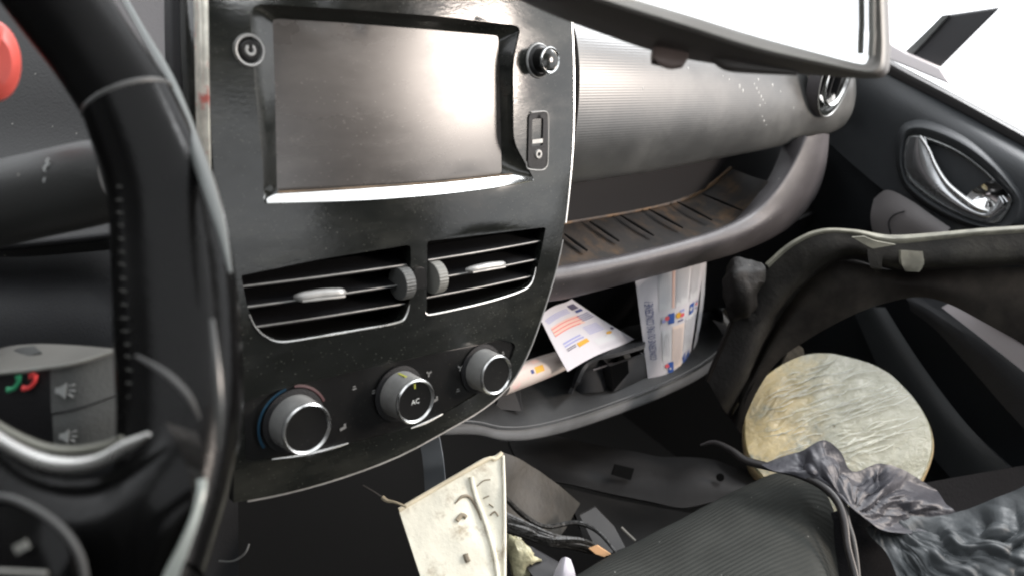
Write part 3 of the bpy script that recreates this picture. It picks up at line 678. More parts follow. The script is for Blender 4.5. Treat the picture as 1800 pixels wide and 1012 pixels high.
MB().loft([[vc + XW * (-VR * .45) + Vector((0, 0, -VR * .38)) - vax * .002, vc + XW * (-VR * .05) + Vector((0, 0, -VR * .60)) + vax * .001, vc + XW * (VR * .42) + Vector((0, 0, -VR * .42)) - vax * .002],
           [vc + XW * (-VR * .40) + Vector((0, 0, -VR * .55)), vc + XW * (0) + Vector((0, 0, -VR * .76)) + vax * .003, vc + XW * (VR * .46) + Vector((0, 0, -VR * .55))]], 5, 3, .002).build('vent_flap', chrome, db)
# recess between pad and tray
MB().loft([[P(940, 325, y=.392), P(1050, 305, y=.392), P(1180, 280, y=.392), P(1300, 250, y=.40)], [P(935, 398, y=.385), P(1005, 388, y=.385), P(1160, 360, y=.388), P(1240, 332, y=.395), ]], 5, 3, .004).build('recess_wall', mat('recess_plastic', (.017, .016, .017), .6, spec=.2), db)
tray_back = [(930, 402), (1005, 389), (1090, 375), (1165, 360), (1215, 345), (1250, 325), (1285, 296)]
TB = [P(x, y, y=.385 + .004 * i) for i, (x, y) in enumerate(tray_back)]
MB().tube(TB, .0022, 8).build('tray_ridge', rustm if False else mat('ridge_plastic', (.07, .055, .048), .6, stain=((.20, .12, .06), 18, .45, .6)), db)
tray_front = [(930, 480), (1000, 462), (1100, 444), (1190, 424), (1262, 403), (1320, 378), (1375, 310)]
TF = [P(x, y + 6, y=.338) + Vector((0, .006, -.006)) for x, y in tray_front]
TF = [Vector((p.x, p.y, p.z)) for p in TF]
MB().loft([TB, [a.lerp(b, .5) + Vector((0, 0, -.001)) for a, b in zip(TB, TF)], TF], 5, 5, .004).build('tray_floor', traym, db)
def onfloor(px, py):                                         # nearest hit of the ray with the tray floor
    best = None
    for i in range(len(TB) - 1):
        a, b, c = TB[i], TB[i + 1], TF[i]
        n = (b - a).cross(c - a)
        if n.length < 1e-9: continue
        n.normalize(); r = ray(px, py); t = (a - CAM).dot(n) / r.dot(n); q = CAM + r * t
        s_ = (q.x - a.x) / max(1e-6, (b.x - a.x)) if abs(b.x - a.x) > 1e-6 else 9
        mx = abs(q.x - (a.x + b.x + c.x + TF[i + 1].x) / 4)
        if best is None or mx < best[0]: best = (mx, q)
    return best[1] + Vector((0, 0, .0042))
for a, b in (((990, 420), (1030, 449)), ((1034, 397), (1086, 432)), ((1088, 386), (1147, 422)), ((1138, 375), (1198, 408)), ((1188, 362), (1249, 394)), ((1233, 348), (1302, 377))):
    pa, pb = onfloor(*a), onfloor(*b); MB().tube([pa, pa.lerp(pb, .5), pb], [.0012, .0024, .0016], 8, flat=.5).build('tray_slot', cavity, db)
MB().loft([[P(1240, 250, y=.43), P(1330, 240, y=.43), P(1420, 230, y=.43)], [P(1240, 345, y=.41), P(1330, 370, y=.41), P(1420, 350, y=.41)]], 4, 3, .004).build('tray_end_wall', darkgrey, db)
# lip of the tray
top = [(925, 474, .338), (985, 467, .336), (1020, 461, .334), (1100, 446, .332), (1190, 424, .332), (1262, 402, .333), (1318, 374, .335), (1358, 333, .338), (1388, 288, .342), (1408, 240, .348)]
hi = [(925, 484, .330), (985, 478, .328), (1025, 472, .326), (1102, 455, .324), (1194, 432, .324), (1270, 411, .325), (1328, 384, .328), (1370, 340, .331), (1401, 292, .336), (1422, 240, .342)]
md = [(925, 505, .328), (985, 500, .326), (1030, 493, .324), (1108, 474, .322), (1202, 450, .322), (1290, 425, .323), (1360, 388, .325), (1412, 340, .329), (1437, 290, .334), (1446, 235, .340)]
bo = [(925, 534, .342), (985, 527, .340), (1030, 516, .338), (1115, 494, .338), (1212, 468, .338), (1308, 440, .339), (1385, 402, .341), (1430, 350, .345), (1450, 296, .350), (1456, 235, .356)]
rows = [[P(x, y, y=yy) for x, y, yy in r] for r in (top, hi, md, bo)]
rows = [[p + Vector((0, .014, -.016)) for p in rows[0]]] + rows + [[p + Vector((0, .030, .004)) for p in rows[3]]]
MB().loft(rows, 5, 6).build('tray_lip', lipm, db)
# lower body between lip and shelf, far back
MB().loft([[P(900, 500, y=.385), P(1050, 490, y=.385), P(1250, 440, y=.385), P(1420, 380, y=.39), P(1560, 300, y=.40)], [P(900, 640, y=.43), P(1050, 620, y=.43), P(1250, 560, y=.43), P(1420, 500, y=.43), P(1560, 450, y=.44)]], 4, 4, .004).build('lower_back_wall', black, db)
# shelf
ft = [(760, 742), (835, 742), (888, 752), (950, 747), (1040, 722), (1150, 681), (1225, 645), (1270, 610), (1288, 575), (1270, 545)]
SZ = lambda i: .44
fpts = [P(x, y, y=.318 + .0015 * i * .6) for i, (x, y) in enumerate(ft)]
bpts = [(820, 640), (880, 635), (930, 620), (985, 600), (1060, 585), (1120, 570), (1170, 560), (1215, 552), (1245, 546), (1255, 540)]
bk_ = [P(x, y, y=.395) for x, y in bpts]
fr2 = [P(x, y + 22, y=.319 + .0015 * i * .6) for i, (x, y) in enumerate(ft)]
MB().loft([bk_, [a.lerp(b, .5) for a, b in zip(bk_, fpts)], [a.lerp(b, .97) for a, b in zip(bk_, fpts)], fpts], 6, 5, .003).build('shelf', shelfm, db)
MB().loft([[p + Vector((0, .001, .001)) for p in fpts], [a.lerp(b, .5) + Vector((0, -.0015, 0)) for a, b in zip(fpts, fr2)], fr2, [p + Vector((0, .012, -.003)) for p in fr2]], 6, 5).build('shelf_edge', mat('shelf_edge_plastic', (.17, .175, .18), .5, var=.2, vscale=30), db)
a, b, c = P(908, 655, y=.345), P(880, 726, y=.332), P(916, 722, y=.326)
MB().prism([P(893, 655, y=.350), P(909, 648, y=.348), P(917, 722, y=.330), P(870, 718, y=.338)], Vector((.002, .0012, 0))).build('shelf_fin', darkgrey, db)
def onshelf(px, py, up=.0):
    i = min(range(len(fpts) - 1), key=lambda i: abs(proj(fpts[i])[0] - px)); a, b, c = fpts[3], fpts[6], bk_[4]
    n = (b - a).cross(c - a).normalized(); 
    if n.z < 0: n = -n
    a = a + n * up; r = ray(px, py); return CAM + r * ((a - CAM).dot(n) / r.dot(n)), n
q, sn = onshelf(960, 690, .002)
pts_ = [onshelf(x, y, .0035)[0] for x, y in [(930, 692), (948, 680), (985, 676), (1012, 680), (1000, 694), (962, 704), (938, 704)]]
# holder moulded on the shelf
hx = [(1072, 622), (1135, 605), (1137, 665), (1077, 684)]
A, B, C_, D_ = [P(x, y, y=.338) for x, y in hx]
A, B, C_, D_ = P(1072, 643, y=.331), P(1133, 623, y=.335), P(1136, 668, y=.335), P(1078, 687, y=.331)
bkv = Vector((0, .028, .004))
m2 = MB(); wl = .0022
def wall(a, b, c, d, off): m2.prism([a, b, c, d], off)
n1 = Vector((0, .0022, 0)); wall(A, B, C_, D_, n1); wall(A + bkv, B + bkv, C_ + bkv, D_ + bkv, n1)
ex = (B - A).normalized() * .0022; wall(A, A + bkv, D_ + bkv, D_, ex); wall(B, B + bkv, C_ + bkv, C_, -ex)
m2.build('holder_cup', mat('cup_plastic', (.034, .034, .036), .5), db, bevel=.0008)
m3 = MB().loft([PL([(1005, 692, .66), (1024, 646, .66), (1050, 628, .67), (1085, 620, .68), (1132, 606, .69)]), [P(1008, 690, y=.345), P(1025, 640, y=.342), P(1050, 622, y=.343), P(1078, 612, y=.352), P(1136, 596, y=.362)], [P(1010, 694, y=.343), P(1035, 690, y=.336), P(1058, 688, y=.335), P(1074, 684, y=.342), P(1134, 640, y=.362)]], 4, 4, .003)
m3.build('moulded_block', darkgrey, db)
MB().tube([P(1042, 650, y=.334), P(1060, 644, y=.334), P(1076, 638, y=.335)], .0009, 6).build('block_edge', lipm, db)
rg = MB().lathe([(.0085, -.003), (.0092, -.003), (.0092, .003), (.0085, .003), (.0085, -.003)], P(1098, 636, y=.343), Vector((.85, -.5, .1)), 32, up=Vector((0, 0, 1))).build('metal_ring', dullmetal)
tag(rg, 'small silver ring standing in the black holder on the lower shelf', 'ring')

# ------------------------------------------------------------------ flyers on the shelf
class Sheet:
    """a sheet of paper with printing: s runs 0..1 to the right, t 0..1 downward"""
    def __init__(s, f, thick=.0005): s.f = f; s.mb = MB(); s.th = thick
    def n(s, a, b):
        e = 1e-3; du = s.f(a + e, b) - s.f(a - e, b); dv = s.f(a, b + e) - s.f(a, b - e); n = du.cross(dv).normalized()
        return n if n.dot(CAM - s.f(a, b)) > 0 else -n
    def at(s, a, b, h): return s.f(a, b) + s.n(a, b) * h
    def base(s, nu=16, nv=16):
        for h, fl in ((0, False), (-s.th, True)): s.mb.grid([[s.at(i / nu, j / nv, h) for i in range(nu + 1)] for j in range(nv + 1)], 0, fl)
    def quad(s, pts, m, h=.00035, k=4):
        a, b, c, d = [Vector(p) for p in pts]
        s.mb.grid([[s.at(*((a.lerp(b, i / k)).lerp(d.lerp(c, i / k), j / k)), h) for i in range(k + 1)] for j in range(k + 1)], m)
    def rect(s, x0, y0, x1, y1, m, h=.00035): s.quad([(x0, y0), (x1, y0), (x1, y1), (x0, y1)], m, h)
    def tri(s, pts, m, h=.0005): s.mb.add([s.at(*p, h) for p in pts], [[0, 1, 2]], m)
    def disc(s, x, y, rx, ry, m, h=.0006): s.mb.add([s.at(x + rx * math.cos(2 * math.pi * k / 14), y + ry * math.sin(2 * math.pi * k / 14), h) for k in range(14)], [list(range(14))], m)
    def text(s, body, fn, size, m, h=.0005, bold=0):
        vs, fs = text3d(None, body, size, lambda x, y: s.at(*fn(x, y), h), None, None, bold=bold); s.mb.add(vs, fs, m)
inks = [paper, p_blue, p_pink, p_grey, p_lil, p_or, p_red, p_navy, p_dark]
qa, qb, qc, qd = P(1114, 470, y=.348), P(1248, 438, y=.352), P(1214, 652, y=.338), P(1139, 664, y=.334)
qb2 = P(1230, 600, y=.338)
def f1(a, b):
    L = qa.lerp(qd, b); Rr = qb.lerp(P(1216, 645, y=.338), b)
    p = L.lerp(Rr, a); return p + Vector((0, -.010 * math.sin(math.pi * min(1, max(0, a))) * .6 + .004 * a * a, 0)) + VW * .0
s1 = Sheet(f1); s1.base(20, 20)
s1.text('CONCERNE OU PAS CONCERNE ?', lambda x, y: (.165 - y * .150, .82 - x * .0345), 1, 7, bold=.005)
def col_lines(x0, x1, y0, y1, m, mt=None, n=16):
    if mt is not None: s1.rect(x0, y0, x1, y1, mt)
    k = n
    for i in range(k):
        y = y0 + (y1 - y0) * (i + .3) / k; s1.rect(x0 + .01, y, x1 - .01 - random.random() * .03, y + (y1 - y0) / k * .28, m, .0005)
pg2 = len(inks); inks += [mat('ink_pale_orange_panel', (.72, .60, .53), .5), mat('ink_grey_panel', (.60, .61, .63), .5)]
s1.rect(.24, .00, .40, .38, pg2 + 1); s1.rect(.42, 0, .46, .38, 2); s1.rect(.48, .0, .70, .38, pg2 + 1); s1.rect(.73, .0, .93, .38, pg2 + 1)
s1.rect(.26, .56, .41, .84, pg2 + 1); s1.rect(.43, .54, .66, .93, pg2); s1.rect(.69, .50, .93, .80, pg2 + 1)
for x0, x1, y0, y1 in ((.25, .40, .02, .36), (.49, .69, .02, .36), (.74, .92, .02, .36), (.27, .40, .58, .82), (.45, .64, .56, .91), (.71, .91, .52, .78)):
    k = int((x1 - x0) / .022)
    for i in range(k): x = x0 + (x1 - x0) * i / k; s1.rect(x, y0 + random.random() * .02, x + .006, y1 - random.random() * .05, 3, .0006)
s1.rect(.36, .42, .46, .51, 1, .0005); s1.disc(.31, .46, .055, .028, 3); s1.disc(.34, .455, .035, .020, 6, .0008); s1.disc(.29, .475, .03, .015, 4, .0009)
s1.disc(.53, .455, .045, .026, 5); s1.rect(.55, .415, .63, .435, 4, .0008); s1.disc(.60, .465, .04, .018, 6, .0007); s1.rect(.52, .50, .62, .512, 7, .0008)
s1.quad([(.76, .41), (.86, .405), (.86, .49), (.76, .50)], 1, .0005); s1.disc(.79, .45, .03, .018, 3, .0008); s1.disc(.93, .44, .02, .012, 6); s1.rect(.91, .415, .96, .425, 1, .0006); s1.rect(.91, .47, .96, .48, 1, .0006)
s1.rect(.35, .86, .46, .96, 1, .0005); s1.disc(.33, .89, .04, .02, 6, .0007); s1.disc(.39, .92, .02, .012, 3, .0008)
s1.tri([(.68, .86), (.76, .82), (.73, .93)], 1); s1.tri([(.78, .88), (.88, .82), (.90, .90)], 1); s1.quad([(.70, .93), (.78, .88), (.88, .92), (.86, .945)], 1, .0006)
fly = s1.mb.build('flyer', inks, None, smooth=True, recalc=False); tag(fly, 'white flyer standing upright with blue vertical lettering, propped under the tray lip', 'flyer')
# back leaf of the same folded flyer stays as its own edge
MB().loft([[P(1236, 440, y=.356), P(1243, 440, y=.362)], [P(1230, 540, y=.352), P(1236, 540, y=.358)], [P(1216, 632, y=.342), P(1221, 628, y=.348)]], 3, 4, .0005).build('folded_leaf', mat('leaf_paper', (.6, .6, .62), .5), fly)  # even pale paper colour, much like the front leaf
# second flyer lying over the block
wa, wb, wc, wd = P(948, 556, y=.335), P(1006, 522, y=.368), P(1116, 592, y=.352), P(998, 652, y=.322)
def f2(a, b):
    p = wa.lerp(wb, a).lerp(wd.lerp(wc, a), b); return p + Vector((0, 0, -.001 * math.sin(math.pi * min(1, max(0, b * .9))) + .002 * math.sin(5 * a)))
s2 = Sheet(f2); s2.base(18, 18)
for i in range(4): s2.rect(.05 + .01 * i, .10 + .022 * i, .62, .108 + .022 * i, 4)
for i in range(6): s2.rect(.08, .24 + .028 * i, .70 - .1 * (i == 5), .252 + .028 * i, 6 if i % 2 else 2)
s2.rect(.08, .24, .70, .40, 2, .0002)
s2.rect(.70, .06, .90, .15, 8); s2.rect(.74, .17, .92, .21, 7)
for i in range(4): s2.rect(.66, .26 + .03 * i, .95, .272 + .03 * i, 7)
s2.rect(.12, .55, .42, .575, 4); s2.rect(.12, .60, .44, .625, 4); s2.rect(.12, .66, .26, .675, 8); s2.rect(.12, .69, .25, .705, 8); s2.quad([(.28, .66), (.46, .65), (.46, .72), (.28, .74)], 5)
for i in range(6): s2.rect(.55, .46 + .028 * i, .86, .470 + .028 * i, 4)
s2.rect(.52, .72, .86, .84, pg2 + 1, .0002)
s2.disc(.84, .70, .05, .026, 5); s2.disc(.95, .66, .03, .022, 8); s2.disc(.75, .73, .02, .012, 3)
for i in range(3): s2.rect(.50, .88 + .02 * i, .90, .886 + .02 * i, 3)
fly2 = s2.mb.build('flyer', inks, None, recalc=False); tag(fly2, 'white flyer lying tilted across the moulded block with pink and orange print', 'flyer')
ra_, rb_ = P(905, 664, y=.332), P(985, 634, y=.345)
dirr = (rb_ - ra_).normalized()
m2 = MB().tube([ra_ - dirr * .02, ra_.lerp(rb_, .5), rb_ + dirr * .004], [.0095, .0095, .0085], 24); rl = m2.build('rolled_leaflet', mat('leaflet_cream', (.60, .52, .47), .35, stain=((.70, .48, .45), 45, .55, .62)))
tag(rl, 'cream rolled leaflet with orange and violet print beside the console edge', 'leaflet')
nn = (CAM - ra_).normalized()
def patch(px, py, a, b, m_, nm, yy=.325):
    pass
for (x, y, w_, h_, m_) in ((948, 648, .012, .005, p_or), (930, 655, .004, .003, p_navy), (958, 628, .010, .004, p_pink)):
    c = P(x, y, y=.33); ax_ = dirr; r_ = ray(x, y).normalized(); ctr = ra_ + dirr * (c - ra_).dot(dirr)
    s_ = (-r_ - dirr * (-r_).dot(dirr)).normalized(); t_ = dirr.cross(s_); off = (c - ctr).dot(t_); q_ = math.asin(max(-.9, min(.9, off / .0095)))
    g_ = [[ctr + dirr * u + (s_ * math.cos(q_ + v) + t_ * math.sin(q_ + v)) * .0097 for u in (-w_ / 2, 0, w_ / 2)] for v in (-h_ / .019, 0, h_ / .019)]
    MB().grid(g_).build('printed_patch', m_, rl, recalc=False)

# ------------------------------------------------------------------ rear view mirror
mi = thing('rear_view_mirror', P(1300, 60, .42), 'rear view mirror with grey plastic housing and lever, hanging over the dashboard', 'mirror')
def dd(x, y=60): return .31 + .00002 * (x - 1300) + .00008 * (y - 60)
inn = [(790, -160), (850, -98), (960, -52), (1060, -18), (1211, 27), (1330, 64), (1440, 94), (1512, 112), (1530, 106), (1535, 85), (1534, 40), (1531, -40), (1530, -160)]
bez = [(790, -150), (850, -80), (960, -30), (1060, 6), (1205, 52), (1325, 90), (1435, 114), (1520, 130), (1550, 124), (1557, 95), (1556, 40), (1553, -40), (1552, -160)]
und = [(780, -120), (840, -62), (950, 0), (1050, 38), (1190, 84), (1318, 112), (1432, 128), (1528, 137), (1558, 130), (1564, 98), (1563, 40), (1560, -40), (1559, -160)]
bk0 = [(790, -110), (850, -40), (955, 16), (1055, 56), (1170, 94), (1300, 116), (1425, 127), (1520, 132), (1548, 122), (1556, 95), (1555, 40), (1552, -40), (1551, -160)]
MB().loft([[P(x + 0, y, dd(x, y) + .003) for x, y in inn], [P(x * .3 + u * .7, y * .3 + v * .7, dd(x, y) - .0015) for (x, y), (u, v) in zip(inn, bez)], [P(x, y, dd(x, y) + .001) for x, y in bez]], 6, 4).build('bezel', bezelm, mi)
MB().loft([[P(x, y, dd(x, y) + .0008) for x, y in bez], [P(x, y, dd(x, y) + .010) for x, y in und], [P(x, y, dd(x, y) + .026) for x, y in bk0], [P(x + (1200 - x) * .2, y - 60, dd(x, y) + .045) for x, y in bk0]], 6, 5).build('housing', housing, mi)
gl = [P(x, y, dd(x, y) + .0025) for x, y in inn]
topc = [P(1530, -260, dd(1530, -260)), P(1200, -300, dd(1200, -280)), P(790, -300, dd(790, -260))]
lo_ = crom(gl, 4); m2 = MB(); cen = P(1200, -150, dd(1200, -150) + .0025); m2.add([cen] + lo_ + [P(1530, -260, dd(1530, -260) + .0025), P(790, -260, dd(790, -260) + .0025)], [[0, i, i + 1] for i in range(1, len(lo_) + 2)] + [[0, len(lo_) + 2, 1]])
m2.build('mirror_glass', silver, mi, smooth=False, recalc=False)
MB().tube(PL([(1533, -160, .296), (1532, 30, .311), (1533, 60, .313), (1531, 98, .316)]), .0013, 8).build('glass_edge_bead', pale, mi)
MB().loft([PL([(1148, 78, .322), (1180, 82, .322), (1214, 92, .322)]), PL([(1150, 104, .320), (1176, 110, .320), (1208, 110, .321)]), PL([(1160, 118, .322), (1178, 124, .322), (1200, 121, .323)])], 5, 5, .007).build('dip_lever', mat('lever_plastic', (.15, .11, .095), .5), mi, sub=1)
MB().tube(PL([(1252, 100, .325), (1276, 112, .325), (1320, 118, .327), (1400, 128, .33)]), [.0012, .0028, .0027, .0012], 12).build('lower_rib', housing, mi)

# ------------------------------------------------------------------ passenger door
dr = thing('passenger_door', P(1700, 500, x=.86), 'dark grey passenger door with chrome inner handle and sloping window sill', 'car door')
DX = .85
def D(px, py, h=0): return P(px, py, x=DX - h)
rows = [[(1440, 60, -.012), (1520, 96, -.012), (1570, 124, -.012), (1660, 176, -.012), (1800, 254, -.012), (2100, 420, -.012)],
        [(1440, 130, -.02), (1500, 150, -.006), (1560, 172, 0), (1660, 222, .010), (1800, 290, .018), (2100, 450, .02)],
        [(1440, 190, -.02), (1500, 215, -.006), (1560, 250, .0), (1650, 330, .010), (1800, 370, .020), (2100, 520, .02)],
        [(1440, 235, -.02), (1490, 282, -.008), (1560, 340, 0), (1650, 400, .008), (1800, 430, .016), (2100, 620, .02)]]
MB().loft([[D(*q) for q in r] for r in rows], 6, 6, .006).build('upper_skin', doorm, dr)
rows = [[(1440, 222, -.032), (1490, 270, -.018), (1560, 328, -.012), (1650, 388, -.004), (1800, 440, .010), (2100, 630, .01)],
        [(1430, 330, -.05), (1480, 380, -.03), (1550, 430, -.02), (1650, 480, -.012), (1800, 520, -.005), (2100, 700, 0)],
        [(1390, 480, -.07), (1460, 520, -.05), (1550, 560, -.04), (1650, 600, -.03), (1800, 640, -.02), (2100, 800, -.02)],
        [(1350, 700, -.09), (1450, 760, -.08), (1550, 800, -.07), (1650, 860, -.06), (1800, 920, -.05), (2100, 1100, -.05)]]
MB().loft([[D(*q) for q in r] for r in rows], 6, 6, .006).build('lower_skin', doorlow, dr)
MB().loft([[D(x, y, h) for x, y, h in r] for r in ([(1430, 28, -.012), (1563, 104, -.012), (1680, 166, -.012), (1800, 231, -.012), (2100, 395, -.012)], [(1430, 34, -.002), (1562, 112, -.002), (1680, 174, -.002), (1800, 240, -.002), (2100, 404, -.002)], [(1430, 52, -.006), (1558, 128, -.006), (1660, 181, -.006), (1800, 257, -.006), (2100, 424, -.006)])], 5, 4, .010).build('window_sill', mat('sill_plastic', (.038, .036, .036), .4, bump=.0002, bscale=800), dr)
# handle recess: raised surround, bezel, cup and lever
sur = [(1574, 285), (1576, 240), (1592, 216), (1630, 212), (1690, 236), (1742, 272), (1785, 318), (1806, 362), (1796, 398), (1750, 408), (1690, 396), (1630, 366), (1588, 328)]
inb = [(1589, 290), (1590, 262), (1598, 240), (1626, 240), (1680, 262), (1728, 296), (1762, 330), (1779, 352), (1760, 388), (1738, 394), (1692, 380), (1636, 350), (1598, 318)]
HB = .014
def hs(px, py, h=0): return D(px, py, HB + (px - 1590) / 200 * .011 + h)
ro = [hs(x, y, -.008) for x, y in sur]; rm = [hs((x + u) / 2, (y + v) / 2, .004) for (x, y), (u, v) in zip(sur, inb)]; ri = [hs(x, y, -.002) for x, y in inb]
for r in (ro, rm, ri): r.append(r[0].copy())
mm = MB().loft([ro, rm, ri], 5, 5); mm.build('handle_surround', doorm, dr)
hd = cb = MB().loft([[hs(x, y, -.001) for x, y in inb + inb[:1]], [hs(x + (1685 - x) * .05, y + (322 - y) * .05, .0015) for x, y in inb + inb[:1]], [hs(x + (1685 - x) * .12, y + (322 - y) * .12, -.003) for x, y in inb + inb[:1]]], 5, 3).build('handle_bezel', mat('smoky_chrome', (.30, .31, .31), .2, metal=.5, rvar=.15), dr)
# cup : a dark hollow
cen = (1690, 318); rowsC = []
for s_, h_ in ((.90, -.003), (.72, -.014), (.4, -.024), (.02, -.028)):
    rowsC.append([hs(cen[0] + (x - cen[0]) * s_, cen[1] + (y - cen[1]) * s_, h_) for x, y in inb + inb[:1]])
MB().loft(rowsC, 5, 4).build('handle_cup', mat('cup_black', (.008, .008, .009), .35), hd)
# chrome lever: broad leaf at the left running into a thin blade and a hooked bowl
ul = [(1626, 241), (1634, 264), (1646, 296), (1668, 328), (1700, 355), (1728, 370), (1745, 366), (1756, 345)]
ll = [(1600, 241), (1590, 272), (1592, 300), (1614, 327), (1656, 358), (1700, 381), (1738, 391), (1770, 370)]
MB().loft([[hs(1694, 350, .004), hs(1716, 330, .000), hs(1746, 316, .003)], [hs(1712, 360, .002), hs(1738, 344, -.003), hs(1764, 333, .003)], [hs(1736, 372, .004), hs(1757, 362, .003), hs(1777, 352, .004)]], 5, 5, .001).build('bright_bowl', mat('bowl_chrome', (.85, .86, .87), .08, metal=1), hd)
MB().loft([[hs(x, y, .003) for x, y in ul], [hs((x + u) / 2, (y + v) / 2, .007 if 1 else 0) for (x, y), (u, v) in zip(ul, ll)], [hs(x, y, .001) for x, y in ll]], 5, 5, .0015).build('door_lever', mat('polished_chrome', (.45, .46, .47), .16, metal=.85, rvar=.15), hd)
MB().tube([hs(x, y, .006) for x, y in [(1618, 240), (1632, 262), (1645, 292), (1664, 322), (1692, 347), (1718, 366), (1736, 371)]], [.001, .0016, .0022, .0026, .0030, .0028, .001], 10).build('lever_edge', chrome, hd)
MB().loft([[D(x, y, h) for x, y, h in r] for r in ([(1536, 350, .004), (1560, 334, .010), (1600, 352, .014), (1640, 380, .016), (1670, 400, .016)], [(1530, 385, .008), (1560, 380, .016), (1600, 390, .020), (1630, 405, .020), (1660, 420, .020)], [(1540, 430, .004), (1560, 430, .010), (1600, 430, .012), (1630, 440, .012), (1660, 450, .012)])], 5, 4, .006).build('armrest_end', purple, dr)
MB().tube([D(x, y, .022) for x, y in [(1566, 412), (1562, 392), (1572, 378), (1590, 372)]], .0008, 6).build('armrest_line', black, dr)
# lower pocket with bright upper edge
MB().loft([[D(x, y, h) for x, y, h in r] for r in ([(1540, 470, 0), (1600, 500, .01), (1680, 540, .02), (1740, 580, .03), (1850, 650, .03)], [(1590, 520, .03), (1640, 548, .04), (1700, 590, .045), (1760, 640, .05), (1880, 740, .05)], [(1600, 545, .032), (1645, 580, .04), (1700, 640, .045), (1770, 720, .05), (1900, 860, .05)])], 5, 4, .006).build('pocket_panel', darkgrey, dr)
MB().loft([[D(x, y, h) for x, y, h in r] for r in ([(1670, 532, .05), (1740, 560, .055), (1800, 590, .06), (1900, 640, .06)], [(1655, 540, .052), (1720, 590, .057), (1790, 645, .062), (1900, 735, .062)])], 5, 3, .006).build('pocket_rim', mat('lit_mauve_plastic', (.42, .39, .40), .45), dr)  # window light put into the colour, paler than the mauve armrest
MB().tube([D(x, y, .060) for x, y in [(1712, 550), (1760, 578), (1810, 612), (1900, 680)]], .0010, 6).build('rim_groove', black, dr)
MB().loft([[D(x, y, h) for x, y, h in r] for r in ([(1500, 545, -.02), (1560, 680, -.015), (1630, 790, -.01), (1700, 870, 0), (1800, 980, .01)], [(1530, 540, -.005), (1600, 660, 0), (1670, 760, .005), (1745, 845, .01), (1850, 950, .02)], [(1556, 540, -.01), (1620, 640, -.005), (1700, 745, 0), (1790, 835, .01), (1880, 920, .02)])], 6, 4, .006).build('pocket_strut', mat('strut_plastic', (.036, .040, .043), .5, bump=.0003, bscale=700), dr)
# pillar beyond the window sill
pl = thing('window_pillar', P(1650, 110, x=.90), 'black slanted pillar rising behind the passenger door sill against white light', 'pillar')
MB().prism([P(x, y, x=.93) for x, y in [(1590, 95), (1655, 29), (1758, 14), (1650, 122)]], Vector((.03, .01, 0))).build('pillar_bar', mat('pillar_black', (.018, .018, .020), .45), pl, bevel=.002)
MB().loft([[P(x, y, x=.925) for x, y in r] for r in ([(1588, 94), (1622, 62), (1656, 28)], [(1600, 99), (1632, 66), (1668, 26)])], 3, 3, .004).build('pillar_edge', midgrey, pl)
MB().prism([P(x, y, x=.915) for x, y in [(1560, 74), (1592, 93), (1652, 120), (1672, 150), (1560, 104)]], Vector((.03, .01, 0))).build('pillar_foot', mat('pale_pink_plastic', (.75, .70, .70), .5), pl, bevel=.002)

# ------------------------------------------------------------------ torn arched trim piece
at = thing('arched_trim_panel', P(1500, 480, .66), 'large dirty dark trim panel torn loose and arching over the passenger footwell', 'trim panel')
cols = 11
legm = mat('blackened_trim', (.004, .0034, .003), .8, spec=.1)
r0 = [(1160, 870, .72), (1238, 668, .70), (1262, 612, .70), (1305, 515, .69), (1345, 463, .68), (1388, 426, .67), (1440, 403, .66), (1500, 403, .655), (1565, 413, .65), (1650, 408, .64), (1740, 400, .63), (1880, 392, .62)]
r1 = [(1168, 872, .715), (1246, 672, .70), (1270, 616, .695), (1313, 523, .685), (1352, 471, .675), (1392, 435, .665), (1442, 412, .655), (1500, 412, .65), (1565, 428, .645), (1650, 422, .635), (1740, 413, .625), (1880, 405, .615)]
r2 = [(1230, 850, .715), (1270, 715, .705), (1305, 655, .695), (1348, 560, .685), (1385, 508, .675), (1420, 474, .665), (1456, 448, .655), (1500, 440, .65), (1565, 462, .645), (1650, 464, .635), (1740, 458, .625), (1880, 452, .615)]
r3 = [(1250, 860, .74), (1284, 735, .73), (1320, 670, .725), (1362, 575, .715), (1398, 520, .70), (1430, 486, .69), (1464, 462, .68), (1505, 456, .675), (1570, 474, .67), (1650, 474, .66), (1740, 470, .65), (1880, 466, .64)]
r4 = [(1290, 880, .73), (1315, 800, .72), (1345, 705, .71), (1385, 620, .70), (1425, 560, .69), (1465, 520, .68), (1505, 500, .67), (1540, 495, .665), (1590, 500, .66), (1650, 505, .655), (1740, 520, .65), (1880, 560, .64)]
r5 = [(1330, 900, .735), (1345, 830, .725), (1368, 740, .715), (1400, 618, .705), (1440, 590, .695), (1480, 562, .685), (1520, 545, .675), (1560, 532, .67), (1612, 522, .665), (1660, 530, .66), (1740, 572, .655), (1880, 650, .645)]
r5 = [(1290, 920, .735), (1302, 762, .725), (1316, 720, .715), (1362, 640, .705), (1415, 600, .695), (1465, 570, .685), (1512, 548, .675), (1560, 533, .67), (1612, 522, .665), (1660, 530, .66), (1740, 572, .655), (1880, 650, .645)]
r4 = [(1262, 880, .73), (1292, 745, .72), (1308, 690, .71), (1360, 600, .70), (1408, 545, .69), (1455, 515, .68), (1500, 500, .67), (1545, 494, .665), (1600, 498, .66), (1655, 503, .655), (1740, 520, .65), (1880, 560, .64)]
for r_ in (r0, r1, r2, r3, r4, r5): del r_[0]
mid_ = [((a[0] + b[0]) / 2, (a[1] + b[1]) / 2 - 1, (a[2] + b[2]) / 2 - .004) for a, b in zip(r0, r1)]
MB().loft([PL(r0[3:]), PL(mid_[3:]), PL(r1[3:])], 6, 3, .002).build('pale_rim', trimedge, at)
MB().loft([PL(r0[:4]), PL(mid_[:4]), PL(r1[:4])], 6, 3, .002).build('dark_rim', legm, at)
